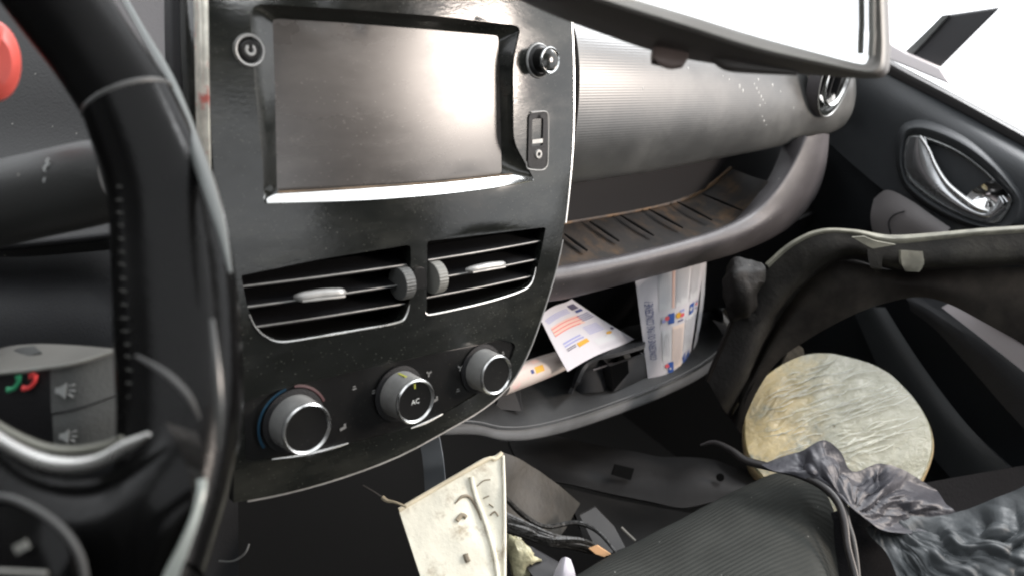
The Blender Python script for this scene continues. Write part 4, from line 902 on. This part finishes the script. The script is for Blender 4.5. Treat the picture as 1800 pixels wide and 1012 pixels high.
MB().loft([PL(r1), PL(r2), PL(r3)], 6, 5, .002, disp=lambda p, a, b: .0012 * noise.noise(p * 60)).build('trim_band', trimm, at)
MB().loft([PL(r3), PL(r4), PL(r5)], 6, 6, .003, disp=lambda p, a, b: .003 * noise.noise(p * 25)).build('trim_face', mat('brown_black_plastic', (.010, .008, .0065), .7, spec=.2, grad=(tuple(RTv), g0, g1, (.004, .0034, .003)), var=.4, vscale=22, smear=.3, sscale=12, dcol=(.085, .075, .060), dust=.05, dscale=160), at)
MB().loft([PL([(1498, 417, .640), (1520, 430, .640), (1535, 437, .64)]), PL([(1520, 416, .638), (1540, 424, .638), (1575, 430, .638)])], 4, 3, .002).build('bent_tab', trimedge, at)
MB().loft([PL([(1524, 438, .638), (1552, 440, .636)]), PL([(1530, 470, .640), (1550, 472, .638)]), PL([(1542, 470, .648), (1548, 472, .648)])], 3, 3, .003).build('clip_tab', trimm, at)
MB().loft([PL([(1583, 440, .632), (1622, 442, .630)]), PL([(1585, 464, .632), (1624, 464, .630)]), PL([(1592, 477, .634), (1616, 478, .632)])], 3, 4, .004, disp=lambda p, a, b: .001 * noise.noise(p * 150)).build('clip_block', trimedge, at)
lug = MB().loft([PL([(1275, 470, .67), (1292, 456, .67), (1318, 453, .67), (1340, 462, .67)]), PL([(1268, 495, .665), (1290, 480, .655), (1315, 480, .655), (1345, 480, .665)]), PL([(1272, 530, .67), (1295, 525, .66), (1318, 520, .66), (1335, 520, .67)]), PL([(1284, 565, .68), (1300, 565, .675), (1312, 560, .675), (1322, 550, .68)])], 5, 5, .01, disp=lambda p, a, b: .005 * noise.noise(p * 60) + .0020 * noise.noise(p * 150))
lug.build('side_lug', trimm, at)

# ------------------------------------------------------------------ wrapped round package
wc_ = P(1466, 752, .735); wn = (CAM - wc_).normalized(); wn = (wn + Vector((-.10, .16, .86))).normalized()
wr = thing('wrapped_package', wc_, 'round yellowish package wrapped in shiny cling film among the black bags', 'package')
Rw = .0825
def wob(q): return 1 + .012 * math.sin(3 * q + 1) + .008 * math.sin(7 * q)
upw = UPc; aw2 = (upw - wn * upw.dot(wn)).normalized(); bw2 = wn.cross(aw2)
m2 = MB(); seg_ = 300; prof = [(.02, .004)] + [(Rw * t, .004 - .004 * t * t) for t in (.15, .3, .45, .6, .72, .84, .92)] + [(Rw * .97, -.002), (Rw, -.007)]
vs = []
def wpt(r_, h, q, amp=1):
    p = wc_ + wn * h + (aw2 * math.cos(q) + bw2 * math.sin(q)) * r_ * wob(q)
    s_ = Vector((p.x * 22, p.y * 60, p.z * 70)); e1 = (bw2 * -1 + aw2 * .55).normalized(); e2 = wn.cross(e1); x_, y_ = (p - wc_).dot(e1), (p - wc_).dot(e2); wq = noise.noise(Vector((x_ * 25, y_ * 25, 3))) * .6
    f_ = Vector((x_ * 26, y_ * 150, 0)) + Vector((wq, wq * 4, 0)); patchy = max(0, .35 + noise.noise(Vector((x_ * 30 + 5, y_ * 30, 9))))
    return p + wn * amp * (.0012 * noise.noise(s_) + patchy * .0009 * (.6 - abs(noise.noise(f_))) + .0003 * noise.noise(f_ * 2.1))
rows = [[wpt(r_, h, 2 * math.pi * k / seg_) for k in range(seg_ + 1)] for r_, h in [(.001, .004)] + [(Rw * i / 90, .004 - .005 * (i / 90) ** 2) for i in range(1, 88)] + [(Rw * .985, -.003)]]
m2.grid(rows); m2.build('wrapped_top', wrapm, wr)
rows = [[wpt(r_, h, 2 * math.pi * k / seg_) for k in range(seg_ + 1)] for r_, h in ((Rw * .985, -.003), (Rw * 1.0, -.007), (Rw * 1.0, -.020), (Rw * .98, -.036), (Rw * .9, -.042), (.001, -.042))]
MB().grid(rows).build('wrapped_side', wrapedge, wr)
# creases of film: thin raised folds, glints painted in as pale colour
random.seed(11); fold = MB()
for i in range(130):
    q0 = random.uniform(-.55, 1.0) * Rw; r1_ = random.uniform(-.8, .75) * Rw; L = random.uniform(.012, .045)
    d1 = (bw2 * -1 + aw2 * .45).normalized(); d2 = wn.cross(d1)
    c = wc_ + d1 * r1_ + d2 * q0 * .8
    if (c - wc_).length > Rw * .9 or (c + d1 * L - wc_).length > Rw * .93: continue
    bend = random.uniform(-.004, .004); hh = .0060 - .0045 * ((c - wc_).length / Rw) ** 2
    fold.tube([c + wn * (hh - .001), c + d1 * L * .5 + d2 * bend + wn * (hh - .0002), c + d1 * L + wn * (hh - .0016)], [.0001, .0004, .0001], 5, n=4)
fold.build('film_folds', wrapglint, wr)
wv = MB().loft([PL([(1378, 680, .86), (1398, 676, .86), (1416, 672, .86)]), PL([(1376, 640, .86), (1396, 636, .86), (1415, 634, .86)]), PL([(1390, 612, .86), (1402, 606, .86), (1412, 612, .86)])], 4, 4, .004).build('striped_scrap', woven)
tag(wv, 'small striped brown scrap poking up behind the wrapped round package', 'scrap')

# ------------------------------------------------------------------ seat cushion
se = thing('seat_cushion', P(1300, 1000, .55), 'dark ribbed fabric seat cushion dotted with crumbs at the bottom edge', 'seat')
e0 = [(930, 1090, .50), (1005, 1015, .52), (1090, 968, .55), (1185, 918, .58), (1280, 868, .61), (1345, 838, .63), (1388, 828, .64), (1425, 838, .64), (1452, 866, .635), (1468, 905, .63)]
rows = [[P(x, y + 8, d + .03) for x, y, d in e0], PL([(x, y, d + .008) for x, y, d in e0]),
        PL([(960, 1110, .488), (1035, 1030, .505), (1120, 985, .535), (1210, 938, .562), (1300, 890, .592), (1358, 862, .612), (1398, 852, .622), (1428, 866, .624), (1450, 892, .622), (1466, 925, .62)]),
        PL([(1010, 1170, .47), (1080, 1080, .485), (1160, 1030, .51), (1250, 985, .535), (1330, 945, .56), (1382, 918, .58), (1415, 910, .59), (1438, 920, .597), (1455, 945, .60), (1470, 975, .60)]),
        PL([(1060, 1300, .43), (1140, 1210, .44), (1220, 1150, .46), (1300, 1090, .48), (1370, 1050, .50), (1410, 1030, .52), (1440, 1025, .53), (1458, 1030, .54), (1472, 1050, .55), (1482, 1080, .55)])]
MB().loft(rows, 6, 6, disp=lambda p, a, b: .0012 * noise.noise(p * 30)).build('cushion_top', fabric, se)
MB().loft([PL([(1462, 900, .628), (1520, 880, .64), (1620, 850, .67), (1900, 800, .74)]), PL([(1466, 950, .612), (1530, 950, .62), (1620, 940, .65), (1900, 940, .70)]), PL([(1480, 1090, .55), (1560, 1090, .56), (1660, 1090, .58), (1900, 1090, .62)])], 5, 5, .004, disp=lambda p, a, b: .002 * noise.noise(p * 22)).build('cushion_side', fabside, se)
cb_ = MB().tube(PL([(1232, 782, .64), (1256, 777, .635), (1285, 790, .625), (1310, 808, .615), (1350, 819, .605), (1395, 830, .595), (1440, 850, .585), (1470, 878, .575), (1484, 915, .565), (1490, 960, .555), (1503, 1010, .545), (1520, 1080, .53)]), [.0012, .0020, .0026, .0032, .0031, .0030, .0030, .0029, .0028, .0026, .0026, .0026], 12, n=6).build('cable', cablem)
tag(cb_, 'thick black cable draped over the seat cushion beside the wrapped package', 'cable')
cb_ = MB().tube(PL([(1400, 826, .600), (1430, 836, .597), (1458, 852, .59), (1482, 880, .585), (1490, 915, .575), (1500, 950, .565), (1507, 1000, .555), (1512, 1080, .54)]), [.0014, .0022, .0022, .0022, .0020, .0020, .0020, .0020], 12, n=6).build('cable', mat('grey_cable_rubber', (.05, .048, .045), .45))
tag(cb_, 'thinner grey cable running down the seat side next to the thick black one', 'cable')

# ------------------------------------------------------------------ bin bags
def crumple(amp, cx, cy, fa, fr):
    def f(p, a, b):                                          # folds fan out from the knot of the bag
        c = M.transposed() @ (p - CAM); x, y = c.x / -c.z * FPX + 900 - cx, c.y / -c.z * FPX - (506 - cy)
        r = math.hypot(x, y) / 100; t = math.atan2(y, x)
        n = lambda k1, k2, o_: 1 - 2.2 * abs(noise.noise(Vector((t * k1 * fa, r * k2 * fr, o_)) + Vector((noise.noise(Vector((x / 60, y / 60, o_))) * .8, 0, 0))))
        fade = min(1, 7 * min(a, b, 1 - a, 1 - b) + .12) * min(1, r * .9 + .15)
        wv = noise.noise(Vector((x / 110, y / 110, 2))) * .5
        return fade * amp * (.6 * n(1, 1, 0) + .34 * n(2.1, 1.2, 5) + .12 * n(5, 3, 9) + .25 * (1 - 2 * abs(noise.noise(Vector((x / 120 - y / 70, x / 300, 4 + wv))))))
    return f
rows = [PL([(1338, 815, .60), (1372, 802, .60), (1410, 790, .60), (1448, 772, .60), (1478, 790, .605), (1500, 826, .61), (1545, 812, .62), (1590, 825, .63), (1650, 860, .64)]),
        PL([(1360, 826, .59), (1395, 815, .59), (1430, 806, .588), (1465, 800, .588), (1492, 820, .59), (1515, 846, .595), (1555, 838, .60), (1600, 850, .61), (1662, 880, .62)]),
        PL([(1400, 836, .588), (1425, 835, .582), (1460, 838, .58), (1490, 850, .58), (1515, 862, .582), (1545, 868, .585), (1580, 872, .59), (1625, 880, .60), (1680, 895, .61)]),
        PL([(1450, 858, .585), (1472, 872, .58), (1498, 892, .575), (1524, 912, .575), (1550, 930, .575), (1585, 936, .58), (1620, 936, .59), (1660, 930, .60), (1700, 920, .61)])]
bg1 = MB().loft(rows, 16, 26, .0005, disp=crumple(.009, 1500, 905, 2.0, .4)).build('bin_bag', bagm2, angle=60); tag(bg1, 'small crumpled mauve-black plastic bag lying against the wrapped round package', 'plastic bag')
rows = [PL([(1520, 925, .60), (1575, 905, .60), (1640, 905, .60), (1700, 890, .60), (1760, 868, .59), (1850, 830, .58), (1950, 800, .58)]),
        PL([(1535, 945, .585), (1590, 935, .58), (1650, 935, .575), (1710, 920, .57), (1775, 905, .565), (1860, 880, .56), (1960, 860, .56)]),
        PL([(1560, 975, .575), (1610, 970, .565), (1665, 975, .56), (1725, 965, .555), (1790, 955, .55), (1870, 940, .545), (1960, 930, .545)]),
        PL([(1580, 1030, .565), (1625, 1025, .555), (1680, 1030, .55), (1740, 1030, .545), (1800, 1030, .54), (1880, 1030, .54), (1960, 1030, .54)]),
        PL([(1590, 1120, .56), (1640, 1120, .55), (1690, 1120, .54), (1750, 1120, .535), (1810, 1120, .53), (1890, 1120, .53), (1970, 1120, .53)])]
bg2 = MB().loft(rows, 28, 30, .0005, disp=crumple(.012, 1540, 895, 2.2, .13)).build('bin_bag', bagm, angle=60); tag(bg2, 'large crumpled grey-black bin bag filling the lower right corner', 'plastic bag')

# ------------------------------------------------------------------ broken pieces in the footwell
PD = .50
cpn = thing('cream_panel', P(800, 900, PD), 'broken cream plastic panel with moulded ribs standing upright below the console', 'panel')
ol = [(700, 893), (760, 856), (852, 803), (868, 801), (883, 790), (886, 850), (888, 930), (886, 1100), (770, 1100), (735, 1000)]
c_o = P(800, 950, PD); c_n = (M @ Vector((.15, .50, .85))).normalized(); c_x = (RT - c_n * RT.dot(c_n)).normalized(); c_y = c_n.cross(c_x)
def cinv(x, y):
    r = ray(x, y); q = CAM + r * ((c_o - CAM).dot(c_n) / r.dot(c_n)) - c_o; return q.dot(c_x), q.dot(c_y)
def cfwd(a, b, h): return c_o + c_x * a + c_y * b + c_n * (h + .0008 * noise.noise(Vector((a * 60, b * 60, 0))) - .0014 * math.exp(-((a - .012) / .010) ** 2 - ((b - .020) / .014) ** 2) * 2)
plate('moulded_sheet', roundpoly(ol, 6, 4), [], cinv, cfwd, .0035, .003, cream, cpn, bevel=.0010)
cf = lambda x, y, h=.0004: cfwd(*cinv(x, y), h)
MB().tube([cf(x, y, .0006) for x, y in [(701, 896), (760, 861), (852, 809), (870, 806), (882, 795)]], .0014, 8).build('raised_lip', mat('lip_cream', (.70, .62, .46), .5, var=.15, vscale=60), cpn)
MB().tube([cf(x, y, .0004) for x, y in [(884, 800), (886, 860), (887, 940), (886, 1060)]], .0012, 8).build('side_lip', cream, cpn)
MB().tube([cf(x, y) for x, y in [(828, 838), (836, 870), (848, 900), (860, 940), (872, 990), (880, 1060)]], .0016, 8).build('moulded_rib', cream, cpn)
MB().tube([cf(x, y) for x, y in [(800, 884), (812, 872), (826, 872), (838, 890), (846, 912)]], [.0004, .0010, .0010, .0008, .0003], 8).build('dirty_groove', stainm, cpn)
for pts_, r_ in (([(803, 914), (812, 904), (820, 908)], .0016), ([(818, 973), (820, 980), (823, 987)], .0018), ([(839, 853), (850, 844), (862, 842)], .0004), ([(850, 874), (860, 870)], .0004), ([(860, 884), (868, 890)], .0005), ([(862, 904), (870, 898), (876, 906)], .0006)):
    MB().tube([cf(x, y, .0002) for x, y in pts_], r_, 8).build('grime_mark', stainm, cpn)
bp_ = MB().loft([PL([(884, 794, .60), (912, 806, .61), (960, 836, .63), (1020, 884, .65)]), PL([(884, 850, .585), (905, 862, .595), (950, 880, .61), (1004, 912, .63)]), PL([(884, 908, .57), (905, 915, .58), (945, 925, .595), (986, 940, .61)])], 6, 6, .003, disp=lambda p, a, b: .0015 * noise.noise(p * 50)).build('beige_panel', creamdark)
tag(bp_, 'dirty brownish beige plastic panel leaning behind the cream broken panel', 'panel')
random.seed(5); ch = MB()
for i in range(11):
    o1, o2 = random.uniform(-14, 14), random.uniform(-10, 12)
    ch.tube(PL([(886, 915 + o1, .55), (925 + random.uniform(-8, 8), 930 + o1 * .8, .555), (965, 945 + (o1 + o2) / 2, .56), (1010 + random.uniform(-8, 8), 952 + o2 * .7, .57), (1050 - abs(o2), 962 + o2 * .5, .58)]), [random.uniform(.001, .003) for _ in range(5)], 7, n=4)
cho = ch.build('charred_strips', charred); tag(cho, 'bundle of charred black rubber strips lying below the dirty beige panel', 'rubber strips')
fo = MB().loft([PL([(886, 935, .535), (900, 940, .53), (915, 948, .53)]), PL([(888, 965, .53), (908, 962, .52), (930, 968, .525)]), PL([(900, 1000, .53), (922, 992, .52), (952, 985, .53)]), PL([(905, 1040, .53), (928, 1012, .53), (945, 1000, .535)])], 7, 7, .001, disp=lambda p, a, b: .005 * noise.noise(p * 110)).build('yellowed_scrap', foil, angle=25)
tag(fo, 'crumpled yellowed plastic scrap tucked against the cream panel right edge', 'scrap')
og = MB().prism(PL([(1034, 962, .56), (1050, 956, .56), (1074, 972, .565), (1062, 977, .56), (1046, 972, .56)]), BK * .0016).build('orange_scrap', orange, bevel=.0004); tag(og, 'tiny orange torn scrap at the end of the charred strips', 'scrap')
wt = MB().loft([PL([(965, 1060, .52), (990, 1060, .515), (1015, 1060, .52)]), PL([(972, 1012, .52), (990, 1010, .515), (1012, 1012, .52)]), PL([(986, 981, .522), (994, 978, .52), (1003, 982, .522)])], 4, 4, .003).build('plastic_tab', mat('lilac_white_plastic', (.50, .49, .54), .4)); tag(wt, 'small whitish plastic tab sticking up next to the seat cushion', 'tab')
tg = MB().tube(PL([(638, 852, .50), (658, 864, .50), (676, 876, .50)]), .0006, 6).build('twig', mat('dark_string', (.05, .045, .04), .7)); tag(tg, 'thin twig with pale end touching the cream panel top left', 'twig')
MB().tube(PL([(672, 873, .499), (680, 879, .498), (695, 882, .497), (714, 890, .496)]), [.0014, .0012, .0008, .0008], 8).build('pale_end', mat('pale_twig', (.38, .32, .22), .7), tg)
du = thing('floor_duct', P(1180, 850, .70), 'dark grey moulded duct panel deep in the passenger footwell', 'duct')
MB().loft([PL([(890, 740, .82), (980, 765, .81), (1060, 784, .80), (1150, 800, .79), (1240, 806, .78), (1300, 822, .77), (1340, 830, .77)]), PL([(900, 790, .76), (980, 810, .75), (1060, 826, .745), (1140, 838, .74), (1220, 838, .735), (1290, 850, .73), (1340, 850, .73)]), PL([(930, 840, .74), (1000, 850, .735), (1080, 868, .73), (1140, 880, .725), (1200, 892, .72), (1260, 880, .72), (1320, 880, .72)])], 6, 6, .004, disp=lambda p, a, b: .002 * noise.noise(p * 30)).build('duct_shell', graphite, du)
MB().loft([PL([(990, 855, .70), (1060, 872, .695), (1130, 886, .69), (1210, 900, .685), (1280, 905, .68)]), PL([(1010, 900, .66), (1070, 920, .655), (1130, 935, .65), (1180, 940, .65), (1240, 950, .65)]), PL([(1030, 960, .64), (1080, 980, .63), (1130, 990, .63), (1180, 1000, .63), (1240, 1010, .63)])], 5, 5, .004).build('lower_shell', mat('duct_lower', (.009, .0085, .008), .6, spec=.2, var=.3), du)
MB().prism(PL([(1080, 814, .738), (1114, 822, .736), (1108, 842, .732), (1074, 832, .734)]), BK * .003).build('square_hole', cavity, du)
MB().lathe([(0, .001), (.0035, .001), (.0038, -.002)], P(1266, 838, .728), (CAM - P(1266, 838, .728)), 16).build('bolt_hole', cavity, du)
sk_ = MB().tube(PL([(385, 985, .47), (410, 985, .465), (430, 972, .46), (438, 955, .46)]), .0006, 6).build('wire_loop', dullmetal); tag(sk_, 'thin curved wire glinting in the dark beneath the console left end', 'wire')

# more torn bits among the debris
def shard(pts, off, label, m_, nm='plastic_shard'):
    o = MB().prism(PL(pts), off).build(nm, m_, bevel=.0006); return tag(o, label, 'shard')
shard([(1018, 905, .60), (1046, 890, .61), (1080, 925, .60), (1100, 962, .585), (1066, 975, .58), (1040, 950, .59)], BK * -.004, 'black curved shard lying right of the dirty beige panel', mat('shard_black', (.020, .019, .018), .5, smear=.3, dcol=(.06, .055, .05)))
shard([(905, 952, .535), (935, 962, .54), (985, 990, .53), (1000, 1020, .52), (950, 1030, .515), (915, 985, .53)], BK * -.003, 'dark flat shard under the charred strips beside the yellowed scrap', mat('shard_grey', (.018, .018, .02), .5, smear=.3, dcol=(.06, .055, .05)))
o_ = MB().tube(PL([(1092, 926, .58), (1104, 938, .578), (1117, 950, .575)]), .0012, 6).build('thin_stick', mat('stick_grey', (.12, .115, .10), .6)); tag(o_, 'short thin grey stick above the seat cushion edge', 'stick')
o_ = MB().tube(PL([(884, 870, .56), (920, 905, .575), (960, 925, .58), (1012, 918, .59), (1052, 935, .585), (1090, 980, .57)]), [.0016, .002, .0016, .002, .0016, .001], 8, n=6).build('torn_wire', charred); tag(o_, 'torn black wire curling across the dirty beige panel', 'wire')
